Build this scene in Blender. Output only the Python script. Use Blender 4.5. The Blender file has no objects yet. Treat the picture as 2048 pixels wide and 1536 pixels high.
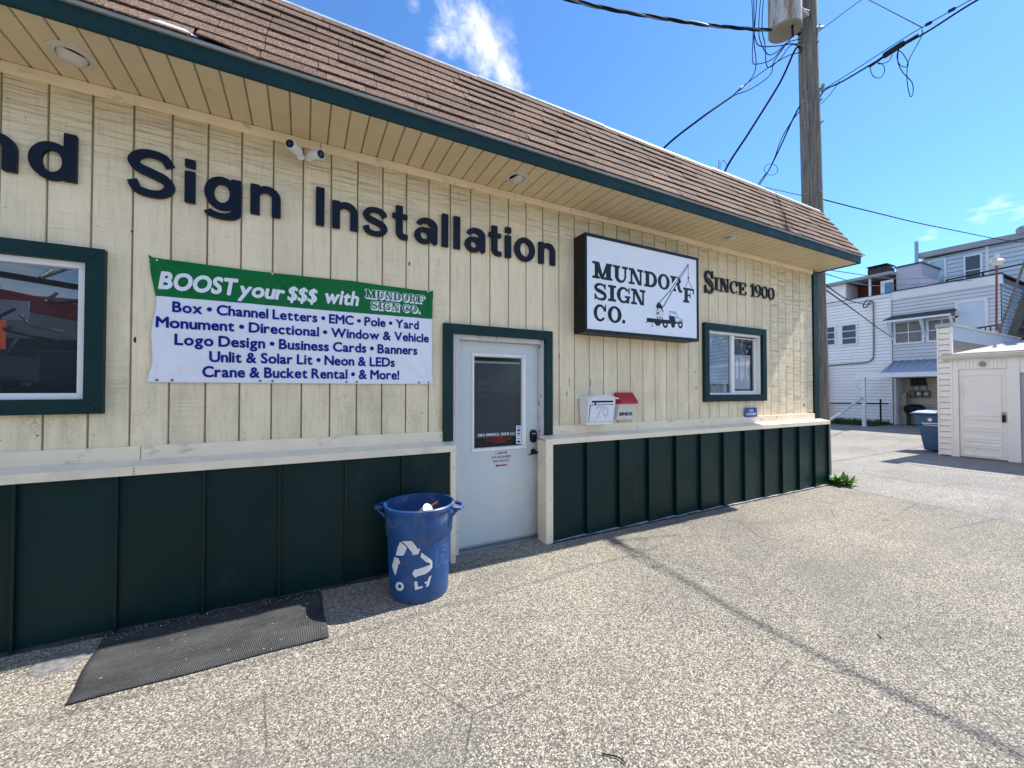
import bpy, bmesh, math, random
import numpy as np
from mathutils import Vector, Matrix
R = math.radians
rnd = random.Random(7)
scene = bpy.context.scene
col = scene.collection

# ------------------------------------------------------------------ camera
cam = bpy.data.cameras.new('camera')
cam.lens = 14.044; cam.sensor_width = 36.0; cam.sensor_fit = 'HORIZONTAL'
cam.clip_start = 0.05; cam.clip_end = 900
co = bpy.data.objects.new('camera', cam); col.objects.link(co)
_r = Vector((0.88672, -0.462307, 0.000202)); _u = Vector((-0.007775, -0.014476, 0.999865)); _f = Vector((0.462241, 0.886602, 0.01643))
m = Matrix((( _r.x, _u.x, -_f.x, 1.4385), (_r.y, _u.y, -_f.y, -3.5541), (_r.z, _u.z, -_f.z, 1.53), (0, 0, 0, 1)))
co.matrix_world = m
scene.camera = co

# ------------------------------------------------------------------ sky, sun, exposure
SUN = Vector((1.0, -0.095, 1.30)).normalized()
world = bpy.data.worlds.new('World'); scene.world = world; world.use_nodes = True
wn, wl = world.node_tree.nodes, world.node_tree.links
wn.clear()
wout = wn.new('ShaderNodeOutputWorld'); bg = wn.new('ShaderNodeBackground')
sky = wn.new('ShaderNodeTexSky'); sky.sky_type = 'NISHITA'; sky.sun_disc = False
sky.sun_elevation = math.asin(SUN.z); sky.sun_rotation = math.atan2(SUN.x, SUN.y)
sky.air_density = 1.0; sky.dust_density = 0.15; sky.ozone_density = 2.6; sky.altitude = 100
bg.inputs['Strength'].default_value = 0.15
tc = wn.new('ShaderNodeTexCoord')
def wnoise(scale, detail, mapping=(1, 1, 1), rough=0.6, dist=0.0):
    mp = wn.new('ShaderNodeMapping'); mp.inputs['Scale'].default_value = mapping
    wl.new(tc.outputs['Generated'], mp.inputs['Vector'])
    n = wn.new('ShaderNodeTexNoise'); n.inputs['Scale'].default_value = scale; n.inputs['Detail'].default_value = detail
    n.inputs['Roughness'].default_value = rough; n.inputs['Distortion'].default_value = dist
    wl.new(mp.outputs['Vector'], n.inputs['Vector']); return n.outputs['Fac']
def wmath(op, a, b=None, c=None):
    n = wn.new('ShaderNodeMath'); n.operation = op; n.use_clamp = False
    for i, v in enumerate((a, b, c)):
        if v is None: continue
        if isinstance(v, (int, float)): n.inputs[i].default_value = v
        else: wl.new(v, n.inputs[i])
    return n.outputs[0]
def wblob(d, rad, soft):
    """1 inside an angular radius round direction d, fading to 0"""
    dv = Vector(d).normalized()
    dist = wn.new('ShaderNodeVectorMath'); dist.operation = 'DISTANCE'
    wl.new(tc.outputs['Generated'], dist.inputs[0]); dist.inputs[1].default_value = dv
    mr = wn.new('ShaderNodeMapRange'); mr.inputs['From Min'].default_value = rad + soft; mr.inputs['From Max'].default_value = rad - soft
    mr.clamp = True
    wl.new(dist.outputs['Value'], mr.inputs['Value']); return mr.outputs['Result']
cloud_n = wnoise(9.0, 8.0, (1, 1, 1.1), 0.62, 0.35)
big = None
for d, rad, soft in (((0.262, 0.685, 0.678), 0.065, 0.07), ((0.300, 0.685, 0.662), 0.070, 0.06), ((0.340, 0.688, 0.640), 0.045, 0.05), ((0.225, 0.715, 0.66), 0.025, 0.04),
                     ((0.280, 0.705, 0.650), 0.035, 0.04), ((0.17, 0.70, 0.69), 0.015, 0.035), ((0.24, 0.66, 0.72), 0.05, 0.05)):
    b = wblob(d, rad, soft)
    big = b if big is None else wmath('MAXIMUM', big, b)
cl1 = wmath('SUBTRACT', wmath('ADD', wmath('MULTIPLY', cloud_n, 2.6), wmath('MULTIPLY', big, 1.10)), 1.78)
# clouds added outside the view to brighten the shade; masked off in view
fill_cloud_n = wnoise(2.6, 7.0, (1, 1, 1.9), 0.58, 0.3)
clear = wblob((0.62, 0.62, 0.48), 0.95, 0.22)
cl3 = wmath('SUBTRACT', wmath('SUBTRACT', wmath('MULTIPLY', fill_cloud_n, 3.6), 1.50), wmath('MULTIPLY', clear, 3.0))
thin_n = wnoise(26.0, 6.0, (1, 1, 2.6), 0.6, 0.25)
thin = None
for d, rad, soft in (((0.938, 0.195, 0.287), 0.018, 0.026), ((0.937, 0.212, 0.277), 0.012, 0.02), ((0.947, 0.17, 0.272), 0.014, 0.02),
                     ((0.929, 0.268, 0.258), 0.012, 0.02), ((0.928, 0.262, 0.268), 0.006, 0.02)):
    b = wblob(d, rad, soft)
    thin = b if thin is None else wmath('MAXIMUM', thin, b)
cl2 = wmath('SUBTRACT', wmath('ADD', wmath('MULTIPLY', thin_n, 2.2), wmath('MULTIPLY', thin, 1.1)), 1.62)
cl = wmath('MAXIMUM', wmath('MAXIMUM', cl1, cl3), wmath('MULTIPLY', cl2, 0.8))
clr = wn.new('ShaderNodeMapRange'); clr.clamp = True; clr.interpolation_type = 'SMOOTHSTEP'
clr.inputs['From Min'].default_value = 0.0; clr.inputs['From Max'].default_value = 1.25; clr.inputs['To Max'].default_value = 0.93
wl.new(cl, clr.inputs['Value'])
tint = wn.new('ShaderNodeMix'); tint.data_type = 'RGBA'; tint.blend_type = 'MULTIPLY'; tint.inputs['Factor'].default_value = 1.0
wl.new(sky.outputs['Color'], tint.inputs['A']); tint.inputs['B'].default_value = (0.285, 0.435, 0.575, 1)
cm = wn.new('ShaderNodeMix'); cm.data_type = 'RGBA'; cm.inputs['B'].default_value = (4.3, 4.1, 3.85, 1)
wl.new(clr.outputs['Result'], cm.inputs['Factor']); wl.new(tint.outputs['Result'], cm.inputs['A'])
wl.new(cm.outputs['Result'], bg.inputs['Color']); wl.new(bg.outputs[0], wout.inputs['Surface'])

sl = bpy.data.lights.new('sun', 'SUN'); sl.energy = 2.75; sl.angle = R(0.5); sl.color = (1.0, 0.955, 0.88)
so = bpy.data.objects.new('sun', sl); col.objects.link(so)
so.rotation_euler = SUN.to_track_quat('Z', 'Y').to_euler(); so.location = (20, -5, 30)
scene.view_settings.view_transform = 'Standard'; scene.view_settings.look = 'None'
scene.view_settings.gamma = 1.0; scene.view_settings.use_curve_mapping = False
scene.view_settings.exposure = 1.57
scene.render.resolution_x = 1024; scene.render.resolution_y = 768
scene.cycles.max_bounces = 8; scene.cycles.transparent_max_bounces = 8

# ------------------------------------------------------------------ materials
class Mat:
    def __init__(s, name):
        s.m = bpy.data.materials.new(name); s.m.use_nodes = True
        s.n = s.m.node_tree.nodes; s.l = s.m.node_tree.links
        s.b = s.n['Principled BSDF']; s.geo = s.n.new('ShaderNodeNewGeometry')
    def inp(s, sock, v):
        if isinstance(v, bpy.types.NodeSocket): s.l.new(v, sock)
        elif isinstance(v, (tuple, list)): sock.default_value = tuple(v) + ((1,) if len(v) == 3 and len(sock.default_value) == 4 else ())
        else: sock.default_value = v
    def pos(s, scale=(1, 1, 1), loc=(0, 0, 0)):
        mp = s.n.new('ShaderNodeMapping'); mp.inputs['Scale'].default_value = scale; mp.inputs['Location'].default_value = loc
        s.l.new(s.geo.outputs['Position'], mp.inputs['Vector']); return mp.outputs['Vector']
    def noise(s, scale=5, detail=3, st=(1, 1, 1), rough=0.55, loc=(0, 0, 0), color=False):
        n = s.n.new('ShaderNodeTexNoise'); n.inputs['Scale'].default_value = scale; n.inputs['Detail'].default_value = detail
        n.inputs['Roughness'].default_value = rough
        if getattr(s, 'per_object', False):
            n.noise_dimensions = '4D'; s.l.new(s.math('MULTIPLY', s.objrand(), 37.0), n.inputs['W'])
        s.l.new(s.pos(st, loc), n.inputs['Vector']); return n.outputs['Color' if color else 'Fac']
    def voro(s, scale=5, st=(1, 1, 1), feat='F1', out='Distance', rand=1.0):
        n = s.n.new('ShaderNodeTexVoronoi'); n.feature = feat; n.inputs['Scale'].default_value = scale
        n.inputs['Randomness'].default_value = rand
        s.l.new(s.pos(st), n.inputs['Vector']); return n.outputs[out]
    def math(s, op, a, b=None, c=None, clamp=False):
        n = s.n.new('ShaderNodeMath'); n.operation = op; n.use_clamp = clamp
        for i, v in enumerate((a, b, c)):
            if v is not None: s.inp(n.inputs[i], v)
        return n.outputs[0]
    def rng(s, v, a, b, c=0.0, d=1.0, smooth=False):
        n = s.n.new('ShaderNodeMapRange'); n.clamp = True
        if smooth: n.interpolation_type = 'SMOOTHSTEP'
        s.inp(n.inputs['Value'], v)
        for k, x in zip(('From Min', 'From Max', 'To Min', 'To Max'), (a, b, c, d)): n.inputs[k].default_value = x
        return n.outputs['Result']
    def mix(s, f, a, b, mode='MIX'):
        n = s.n.new('ShaderNodeMix'); n.data_type = 'RGBA'; n.blend_type = mode; n.clamp_factor = True
        s.inp(n.inputs['Factor'], f); s.inp(n.inputs['A'], a); s.inp(n.inputs['B'], b); return n.outputs['Result']
    def ramp(s, v, stops, const=False):
        n = s.n.new('ShaderNodeValToRGB'); s.inp(n.inputs['Fac'], v)
        e = n.color_ramp.elements
        if const: n.color_ramp.interpolation = 'CONSTANT'
        while len(e) < len(stops): e.new(0.5)
        for i, (p, c) in enumerate(stops): e[i].position = p; e[i].color = tuple(c) + (1,)
        return n.outputs['Color']
    def xyz(s):
        n = s.n.new('ShaderNodeSeparateXYZ'); s.l.new(s.geo.outputs['Position'], n.inputs[0]); return n.outputs
    def objrand(s):
        n = s.n.new('ShaderNodeObjectInfo'); return n.outputs['Random']
    def bump(s, h, strength=0.3, dist=0.01):
        n = s.n.new('ShaderNodeBump'); n.inputs['Strength'].default_value = strength; n.inputs['Distance'].default_value = dist
        s.inp(n.inputs['Height'], h); s.l.new(n.outputs['Normal'], s.b.inputs['Normal'])
    def out(s, color, rough=0.6, spec=0.5, metal=0.0):
        s.inp(s.b.inputs['Base Color'], color); s.inp(s.b.inputs['Roughness'], rough)
        s.inp(s.b.inputs['Specular IOR Level'], spec); s.inp(s.b.inputs['Metallic'], metal); return s.m

def simple(name, c, rough=0.55, var=0.12, vs=4.0, st=(1, 1, 1), bump=0.0, bs=60, bst=(1, 1, 1), dirt=None, orand=0.0, metal=0.0, spec=0.5, bd=0.004):
    """painted or plain surface: colour with broad variation, optional dirt, fine relief, per-object shift"""
    M = Mat(name)
    v = M.noise(vs, 4, st)
    c0 = tuple(x * (1 - var) for x in c); c1 = tuple(min(1, x * (1 + var)) for x in c)
    k = M.mix(M.rng(v, 0.3, 0.7), c0, c1)
    if orand:
        k = M.mix(1.0, k, M.mix(M.objrand(), (1 - orand,) * 3, (1 + orand,) * 3), 'MULTIPLY')
    if dirt:
        dc, lo, hi, ds, dst, amt = dirt
        k = M.mix(M.rng(M.noise(ds, 6, dst, 0.65, (3.1, 1.7, 0.4)), lo, hi, 0, amt), k, dc)
    r = M.rng(M.noise(vs * 3, 3, st, loc=(5, 5, 5)), 0.3, 0.7, max(0.03, rough - 0.08), min(1, rough + 0.08))
    if bump: M.bump(M.noise(bs, 4, bst), bump, bd)
    return M.out(k, r, spec, metal)

# --- painted T1-11 boards: saw texture, mildew, crackle and flaking scars
def siding_paint(name, base):
    M = Mat(name)
    X = M.xyz()
    c = M.mix(M.rng(M.noise(1.3, 4), 0.3, 0.7), tuple(x * .93 for x in base), tuple(min(1, x * 1.05) for x in base))
    c = M.mix(1.0, c, M.mix(M.objrand(), (.94, .94, .93), (1.03, 1.03, 1.03)), 'MULTIPLY')
    # warmer, browner towards the top; mildewed towards the ledge
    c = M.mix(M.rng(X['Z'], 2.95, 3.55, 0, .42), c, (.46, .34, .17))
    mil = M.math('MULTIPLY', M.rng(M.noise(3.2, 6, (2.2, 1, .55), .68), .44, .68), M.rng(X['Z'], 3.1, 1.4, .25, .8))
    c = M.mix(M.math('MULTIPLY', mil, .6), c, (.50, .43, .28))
    # fine vertical grime streaks
    c = M.mix(M.rng(M.noise(16, 5, (3.2, 1, .18), .7), .52, .76, 0, .40), c, (.36, .30, .19))
    # horizontal checks of the saw-cut face, different on every board
    M.per_object = True
    hl = M.noise(8, 2.5, (.30, 1, 15), .55)
    hmask = M.rng(M.noise(1.1, 2, (1.4, 1, .9), loc=(9, 0, 2)), .45, .7)
    hz = M.math('MAXIMUM', M.rng(X['Z'], 2.7, 3.4, 0, .8), M.math('MAXIMUM', M.rng(X['X'], 7.2, 7.9, 0, 1.0), M.math('MULTIPLY', hmask, .35)))
    hlm = M.math('MULTIPLY', M.rng(hl, .54, .63), hz)
    c = M.mix(M.math('MULTIPLY', hlm, .42), c, (.30, .23, .13))
    M.per_object = False
    # crackle
    cr = M.rng(M.voro(34, (1, 1, 1.25), 'DISTANCE_TO_EDGE'), .05, .0)
    crm = M.math('MULTIPLY', cr, M.math('MULTIPLY', M.rng(M.noise(2.6, 4, (1, 1, 1)), .5, .62), M.rng(X['Z'], 2.3, 1.5, .03, .34)))
    c = M.mix(crm, c, (.17, .145, .10))
    # flaked scars showing dark wood
    fl = M.rng(M.noise(6.5, 6, (3.6, 1, .75), .62, (2.3, 0, 7.7)), .715, .735)
    fl2 = M.rng(M.noise(15, 5, (2.2, 1, .6), .6, (12.3, 0, 1.7)), .765, .78)
    flm = M.math('MAXIMUM', fl, M.math('MULTIPLY', fl2, .8))
    c = M.mix(M.math('MULTIPLY', flm, .85), c, (.105, .08, .055))
    h = M.math('SUBTRACT', M.math('MULTIPLY', M.noise(30, 4, (1, 1, 3.0)), .5), M.math('ADD', M.math('MULTIPLY', hlm, .8), M.math('ADD', flm, crm)))
    M.bump(h, 1.0, .006)
    return M.out(c, .75, .25)

CREAM = (.95, .79, .535)
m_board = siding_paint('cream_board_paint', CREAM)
m_trimcream = simple('cream_trim_paint', (.90, .76, .54), .6, .07, 2.5, bump=.25, bs=30, bst=(.3, 1, 2.5), dirt=((.25, .21, .14), .58, .74, 5, (1.2, 1, 2.5), .65))
m_cap = simple('cream_metal_cap', (.88, .75, .55), .42, .05, 3, dirt=((.36, .35, .28), .52, .75, 4, (1, 1, 1), .4))
m_capgrey = simple('weathered_cap_top', (.80, .71, .55), .4, .07, 3, dirt=((.33, .33, .27), .5, .75, 3, (1, 1, 1), .5))
m_groove = simple('groove_shadow_paint', (.30, .25, .16), .8, .2, 6)
m_soffit = simple('tan_vinyl_soffit', (.66, .54, .34), .5, .05, 1.5, orand=.03, dirt=((.30, .25, .15), .55, .8, 3, (1, 1, 1), .35))
m_teal = simple('dark_teal_paint', (.0026, .0285, .0275), .5, .15, 2.2, orand=.05, spec=.25, dirt=((.035, .055, .05), .58, .8, 4, (1, 1, 1), .5))
m_wains = simple('dark_green_metal', (.0020, .0215, .0195), .40, .16, 1.0, orand=.10, spec=.22, bump=.12, bs=3, bd=.02, dirt=((.04, .05, .042), .60, .82, 3.5, (1, 1, .6), .55))
m_rib = simple('dark_green_seam_metal', (.0035, .018, .019), .4, .1, 3, spec=.28, dirt=((.05, .06, .05), .6, .8, 8, (1, 1, .3), .5))
m_drip = simple('grey_drip_edge', (.30, .29, .27), .45, .08, 6, metal=.2)
m_flash = simple('roof_cap_flashing', (.40, .42, .44), .5, .18, 5, dirt=((.24, .22, .2), .5, .75, 6, (1, 1, 1), .7), bump=.5, bs=12, bd=.02)
m_white = simple('white_vinyl', (.84, .82, .79), .38, .04, 5, dirt=((.5, .47, .42), .6, .85, 9, (1, 1, 1), .4))
m_white2 = simple('white_plastic', (.80, .81, .83), .32, .04, 6)
m_black = simple('black_paint', (.006, .007, .010), .45, .12, 5, spec=.25)
m_dark = simple('dark_interior', (.02, .022, .024), .8, .2, 2)
m_navy = simple('navy_acrylic_letter', (.0022, .0062, .018), .42, .15, 6, orand=.1, spec=.22)
m_letter = simple('charcoal_letter_paint', (.010, .014, .021), .5, .15, 6, spec=.25)
m_black_print = simple('dark_green_black_vinyl', (.006, .012, .013), .4, .08, 6, spec=.25)
m_face = simple('translucent_white_sign_face', (.86, .87, .90), .22, .03, 1.5, spec=.6, dirt=((.6, .62, .66), .5, .8, 3, (1, 1, 1), .3))
m_alu = simple('mill_aluminium', (.58, .60, .62), .35, .06, 8, metal=.7)
m_aludk = simple('worn_dark_aluminium', (.16, .18, .19), .45, .15, 8, metal=.4)
m_red = simple('red_plastic', (.45, .012, .022), .38, .08, 6)
m_clear = simple('cloudy_plastic', (.68, .66, .63), .35, .06, 8)
m_blue_sign = simple('blue_sign_vinyl', (.012, .06, .33), .35, .08, 6)
m_redprint = simple('dark_red_vinyl_print', (.27, .010, .025), .5, .1, 20)
m_redprint2 = simple('bright_red_vinyl_print', (.55, .01, .015), .5, .1, 20)
m_whiteprint = simple('white_vinyl_print', (.82, .83, .86), .4, .04, 12)
m_blueprint = simple('blue_banner_print', (.0035, .012, .235), .45, .05, 12, spec=.2)
m_ghost = simple('frosted_vinyl', (.055, .065, .075), .5, .05, 12)

def door_paint():
    M = Mat('grey_steel_door_paint')
    c = M.mix(M.rng(M.noise(1.4, 4), .3, .7), (.56, .60, .575), (.63, .67, .645))
    X = M.xyz()
    near = M.math('MULTIPLY', M.rng(X['X'], 3.15, 3.62), M.rng(X['Z'], 1.5, .2, .25, 1))
    c = M.mix(M.math('MULTIPLY', M.rng(M.noise(5, 6, (1, 1, .8), .7), .45, .68), M.math('MULTIPLY', near, .5)), c, (.30, .29, .27))
    c = M.mix(M.rng(M.noise(28, 5, (2.5, 1, .5), .65), .70, .76, 0, .5), c, (.33, .32, .30))
    c = M.mix(M.rng(M.noise(3, 4, (4, 1, .4), .6, (7, 7, 7)), .6, .8, 0, .25), c, (.42, .42, .40))
    M.bump(M.noise(45, 4, (3, 1, .4)), .12, .003)
    return M.out(c, .42, .45)
m_door = door_paint()

def peeling():
    M = Mat('peeling_white_jamb_paint')
    n = M.noise(11, 7, (1.6, 1, .6), .72)
    k = M.rng(n, .60, .625)
    c = M.mix(k, (.66, .62, .60), (.30, .24, .20))
    c = M.mix(M.rng(M.noise(30, 4, (2, 1, .3)), .6, .7, 0, .5), c, (.44, .33, .30))
    M.bump(M.math('SUBTRACT', 1.0, k), .6, .003)
    return M.out(c, .7, .3)
m_jamb = peeling()

def shingle_mat():
    M = Mat('brown_asphalt_shingle')
    g = M.voro(210, (1, 1, 1), 'F1', 'Color')
    gs = M.n.new('ShaderNodeSeparateColor'); M.l.new(g, gs.inputs[0])
    c = M.ramp(gs.outputs[0], [(0, (.055, .032, .022)), (.3, (.13, .082, .056)), (.7, (.215, .140, .100)), (.93, (.37, .27, .205)), (1, (.52, .42, .34))])
    big = M.noise(.55, 4)
    c = M.mix(1.0, c, M.mix(M.objrand(), (.72, .70, .70), (1.18, 1.14, 1.12)), 'MULTIPLY')
    c = M.mix(M.rng(big, .4, .65, 0, .35), c, (.13, .085, .07))
    c = M.mix(M.rng(M.noise(4.5, 5), .6, .75, 0, .4), c, (.07, .055, .05))
    M.bump(gs.outputs[1], .5, .003)
    return M.out(c, .92, .2)
m_shingle = shingle_mat()

def ground_mat(name, warm, tone, cracks):
    M = Mat(name)
    X = M.xyz()
    v = M.n.new('ShaderNodeTexVoronoi'); v.inputs['Scale'].default_value = 150; M.l.new(M.pos(), v.inputs['Vector'])
    sc = M.n.new('ShaderNodeSeparateColor'); M.l.new(v.outputs['Color'], sc.inputs[0])
    v2 = M.n.new('ShaderNodeTexVoronoi'); v2.inputs['Scale'].default_value = 210; M.l.new(M.pos(loc=(3, 3, 3)), v2.inputs['Vector'])
    sc2 = M.n.new('ShaderNodeSeparateColor'); M.l.new(v2.outputs['Color'], sc2.inputs[0])
    t = tone
    peb = M.ramp(sc.outputs[0], [(0, (.025 * t, .024 * t, .024 * t)), (.25, (.075 * t, .071 * t, .067 * t)), (.48, (.19 * t, .179 * t, .160 * t)), (.75, (.38 * t, .36 * t, .32 * t)), (1, (.66 * t, .63 * t, .57 * t))])
    peb2 = M.ramp(sc2.outputs[1], [(0, (.05 * t, .045 * t, .04 * t)), (.6, (.24 * t, .215 * t, .18 * t)), (1, (.50 * t, .46 * t, .40 * t))])
    c = M.mix(.35, peb, peb2)
    gap = M.rng(v.outputs['Distance'], .35, .75, 0, .5)
    c = M.mix(gap, c, (.04 * t, .038 * t, .036 * t))
    c = M.mix(1.0, c, warm, 'MULTIPLY')
    # broad patches: greyer, browner, worn
    c = M.mix(1.0, c, M.mix(M.rng(M.noise(.42, 5, rough=.6), .32, .68), (.80, .805, .825), (1.14, 1.11, 1.06)), 'MULTIPLY')
    c = M.mix(M.rng(M.noise(1.25, 5, (1, 1.6, 1), .62, (4, 2, 0)), .55, .75, 0, .34), c, (.085 * t, .080 * t, .070 * t))
    c = M.mix(M.rng(M.noise(2.3, 6, (1, 1, 1), .7, (14, 2, 0)), .64, .74, 0, .25), c, (.10 * t, .085 * t, .055 * t))
    c = M.mix(M.rng(M.noise(.9, 6, (.5, 1.3, 1), .68, (31, 12, 0)), .53, .64, 0, .42), c, (.12 * t, .112 * t, .10 * t))
    c = M.mix(M.rng(M.noise(3.1, 3, (1, 1, 1), .5, (3, 22, 0)), .70, .78, 0, .35), c, (.42 * t, .41 * t, .38 * t))
    dark = None
    if cracks:
        wob = M.math('MULTIPLY', M.math('SUBTRACT', M.noise(2.2, 5), .5), .16)
        def seam(expr, half, amt):
            d = M.math('ABSOLUTE', M.math('ADD', expr, wob))
            return M.rng(d, half, half * .35, 0, amt, True)
        # cable shadow's line as dark paint, switched off; a faint seam along the wall
        s1 = M.math('MULTIPLY', seam(M.math('ADD', M.math('SUBTRACT', X['X'], 4.33), M.math('MULTIPLY', X['Y'], -.11)), .045, .0), M.rng(X['Y'], -.5, -.56, 0, 1))
        s2 = M.math('MULTIPLY', seam(M.math('ADD', M.math('ADD', X['Y'], .90), M.math('MULTIPLY', X['X'], -.04)), .035, .30), M.rng(X['X'], 5.2, 4.4, 0, 1))
        s3 = M.math('MULTIPLY', seam(M.math('ADD', M.math('SUBTRACT', X['X'], 6.55), M.math('MULTIPLY', X['Y'], .35)), .012, .35), M.rng(M.noise(1.5, 3, loc=(6, 1, 0)), .48, .56))
        s4 = M.math('MULTIPLY', seam(M.math('ADD', M.math('SUBTRACT', X['X'], 7.7), M.math('MULTIPLY', X['Y'], .12)), .018, .55), M.rng(M.noise(1.3, 3, loc=(1, 8, 0)), .46, .54))
        dark = M.math('MAXIMUM', M.math('MAXIMUM', s1, s2), M.math('MAXIMUM', s3, s4))
    else:
        wob = M.math('MULTIPLY', M.math('SUBTRACT', M.noise(.8, 5), .5), .9)
        f = M.math('SINE', M.math('ADD', M.math('MULTIPLY', X['X'], 3.1), M.math('MULTIPLY', wob, 3.0)))
        dark = M.math('MULTIPLY', M.rng(f, .985, 1.0, 0, .5), M.rng(M.noise(.6, 3, loc=(3, 3, 0)), .45, .6))
    c = M.mix(dark, c, (.045 * t, .042 * t, .042 * t))
    hc = M.rng(M.voro(1.15, (1, 1, 1), 'DISTANCE_TO_EDGE'), .009, .0, 0, 1)
    c = M.mix(M.math('MULTIPLY', hc, M.rng(M.noise(.7, 3, loc=(8, 8, 0)), .50, .56, 0, .7)), c, (.04, .038, .035))
    h = M.math('SUBTRACT', M.math('MULTIPLY', sc.outputs[1], .5), M.math('MULTIPLY', v.outputs['Distance'], .9))
    M.bump(h, .7, .004)
    return M.out(c, .88, .3)
m_lot = ground_mat('weathered_pebbled_asphalt', (1.0, .985, .93), 1.24, True)
m_alley = ground_mat('grey_alley_asphalt', (.98, .99, 1.0), 1.42, False)

def pole_wood():
    M = Mat('weathered_pole_wood')
    c = M.mix(M.rng(M.noise(7, 6, (5, 5, .22), .7), .35, .65), (.085, .080, .072), (.26, .235, .20))
    c = M.mix(M.rng(M.noise(14, 6, (5, 5, .12), .75, (2, 2, 2)), .62, .68, 0, .8), c, (.03, .028, .026))
    c = M.mix(M.rng(M.noise(3, 3), .6, .75, 0, .3), c, (.16, .12, .08))
    M.bump(M.noise(16, 6, (5, 5, .15), .7), .9, .012)
    return M.out(c, .85, .2)
m_pole = pole_wood()

def glass(name, tintc=(.86, .9, .93), rough=.01, refl=1.45):
    mt = bpy.data.materials.new(name); mt.use_nodes = True; n = mt.node_tree.nodes; l = mt.node_tree.links; n.clear()
    o = n.new('ShaderNodeOutputMaterial'); mx = n.new('ShaderNodeMixShader'); fr = n.new('ShaderNodeFresnel'); fr.inputs['IOR'].default_value = refl
    gl = n.new('ShaderNodeBsdfGlossy'); gl.inputs['Roughness'].default_value = rough; gl.inputs['Color'].default_value = (1, 1, 1, 1)
    tr = n.new('ShaderNodeBsdfTransparent'); tr.inputs['Color'].default_value = tintc + (1,)
    ge = n.new('ShaderNodeNewGeometry'); iv = n.new('ShaderNodeMath'); iv.operation = 'SUBTRACT'; iv.inputs[0].default_value = 1.0; l.new(ge.outputs['Backfacing'], iv.inputs[1])
    ml = n.new('ShaderNodeMath'); ml.operation = 'MULTIPLY'; l.new(fr.outputs[0], ml.inputs[0]); l.new(iv.outputs[0], ml.inputs[1])
    l.new(ml.outputs[0], mx.inputs[0]); l.new(tr.outputs[0], mx.inputs[1]); l.new(gl.outputs[0], mx.inputs[2]); l.new(mx.outputs[0], o.inputs['Surface'])
    return mt
m_glass = glass('window_glass', refl=1.62)
m_glass1 = glass('dark_room_glass', refl=2.3)
m_glass_door = glass('tinted_door_glass', (.55, .58, .60), .12, 1.35)
m_farglass = simple('far_window_glass', (.022, .034, .050), .15, .4, 2.5, spec=.6)

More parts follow.
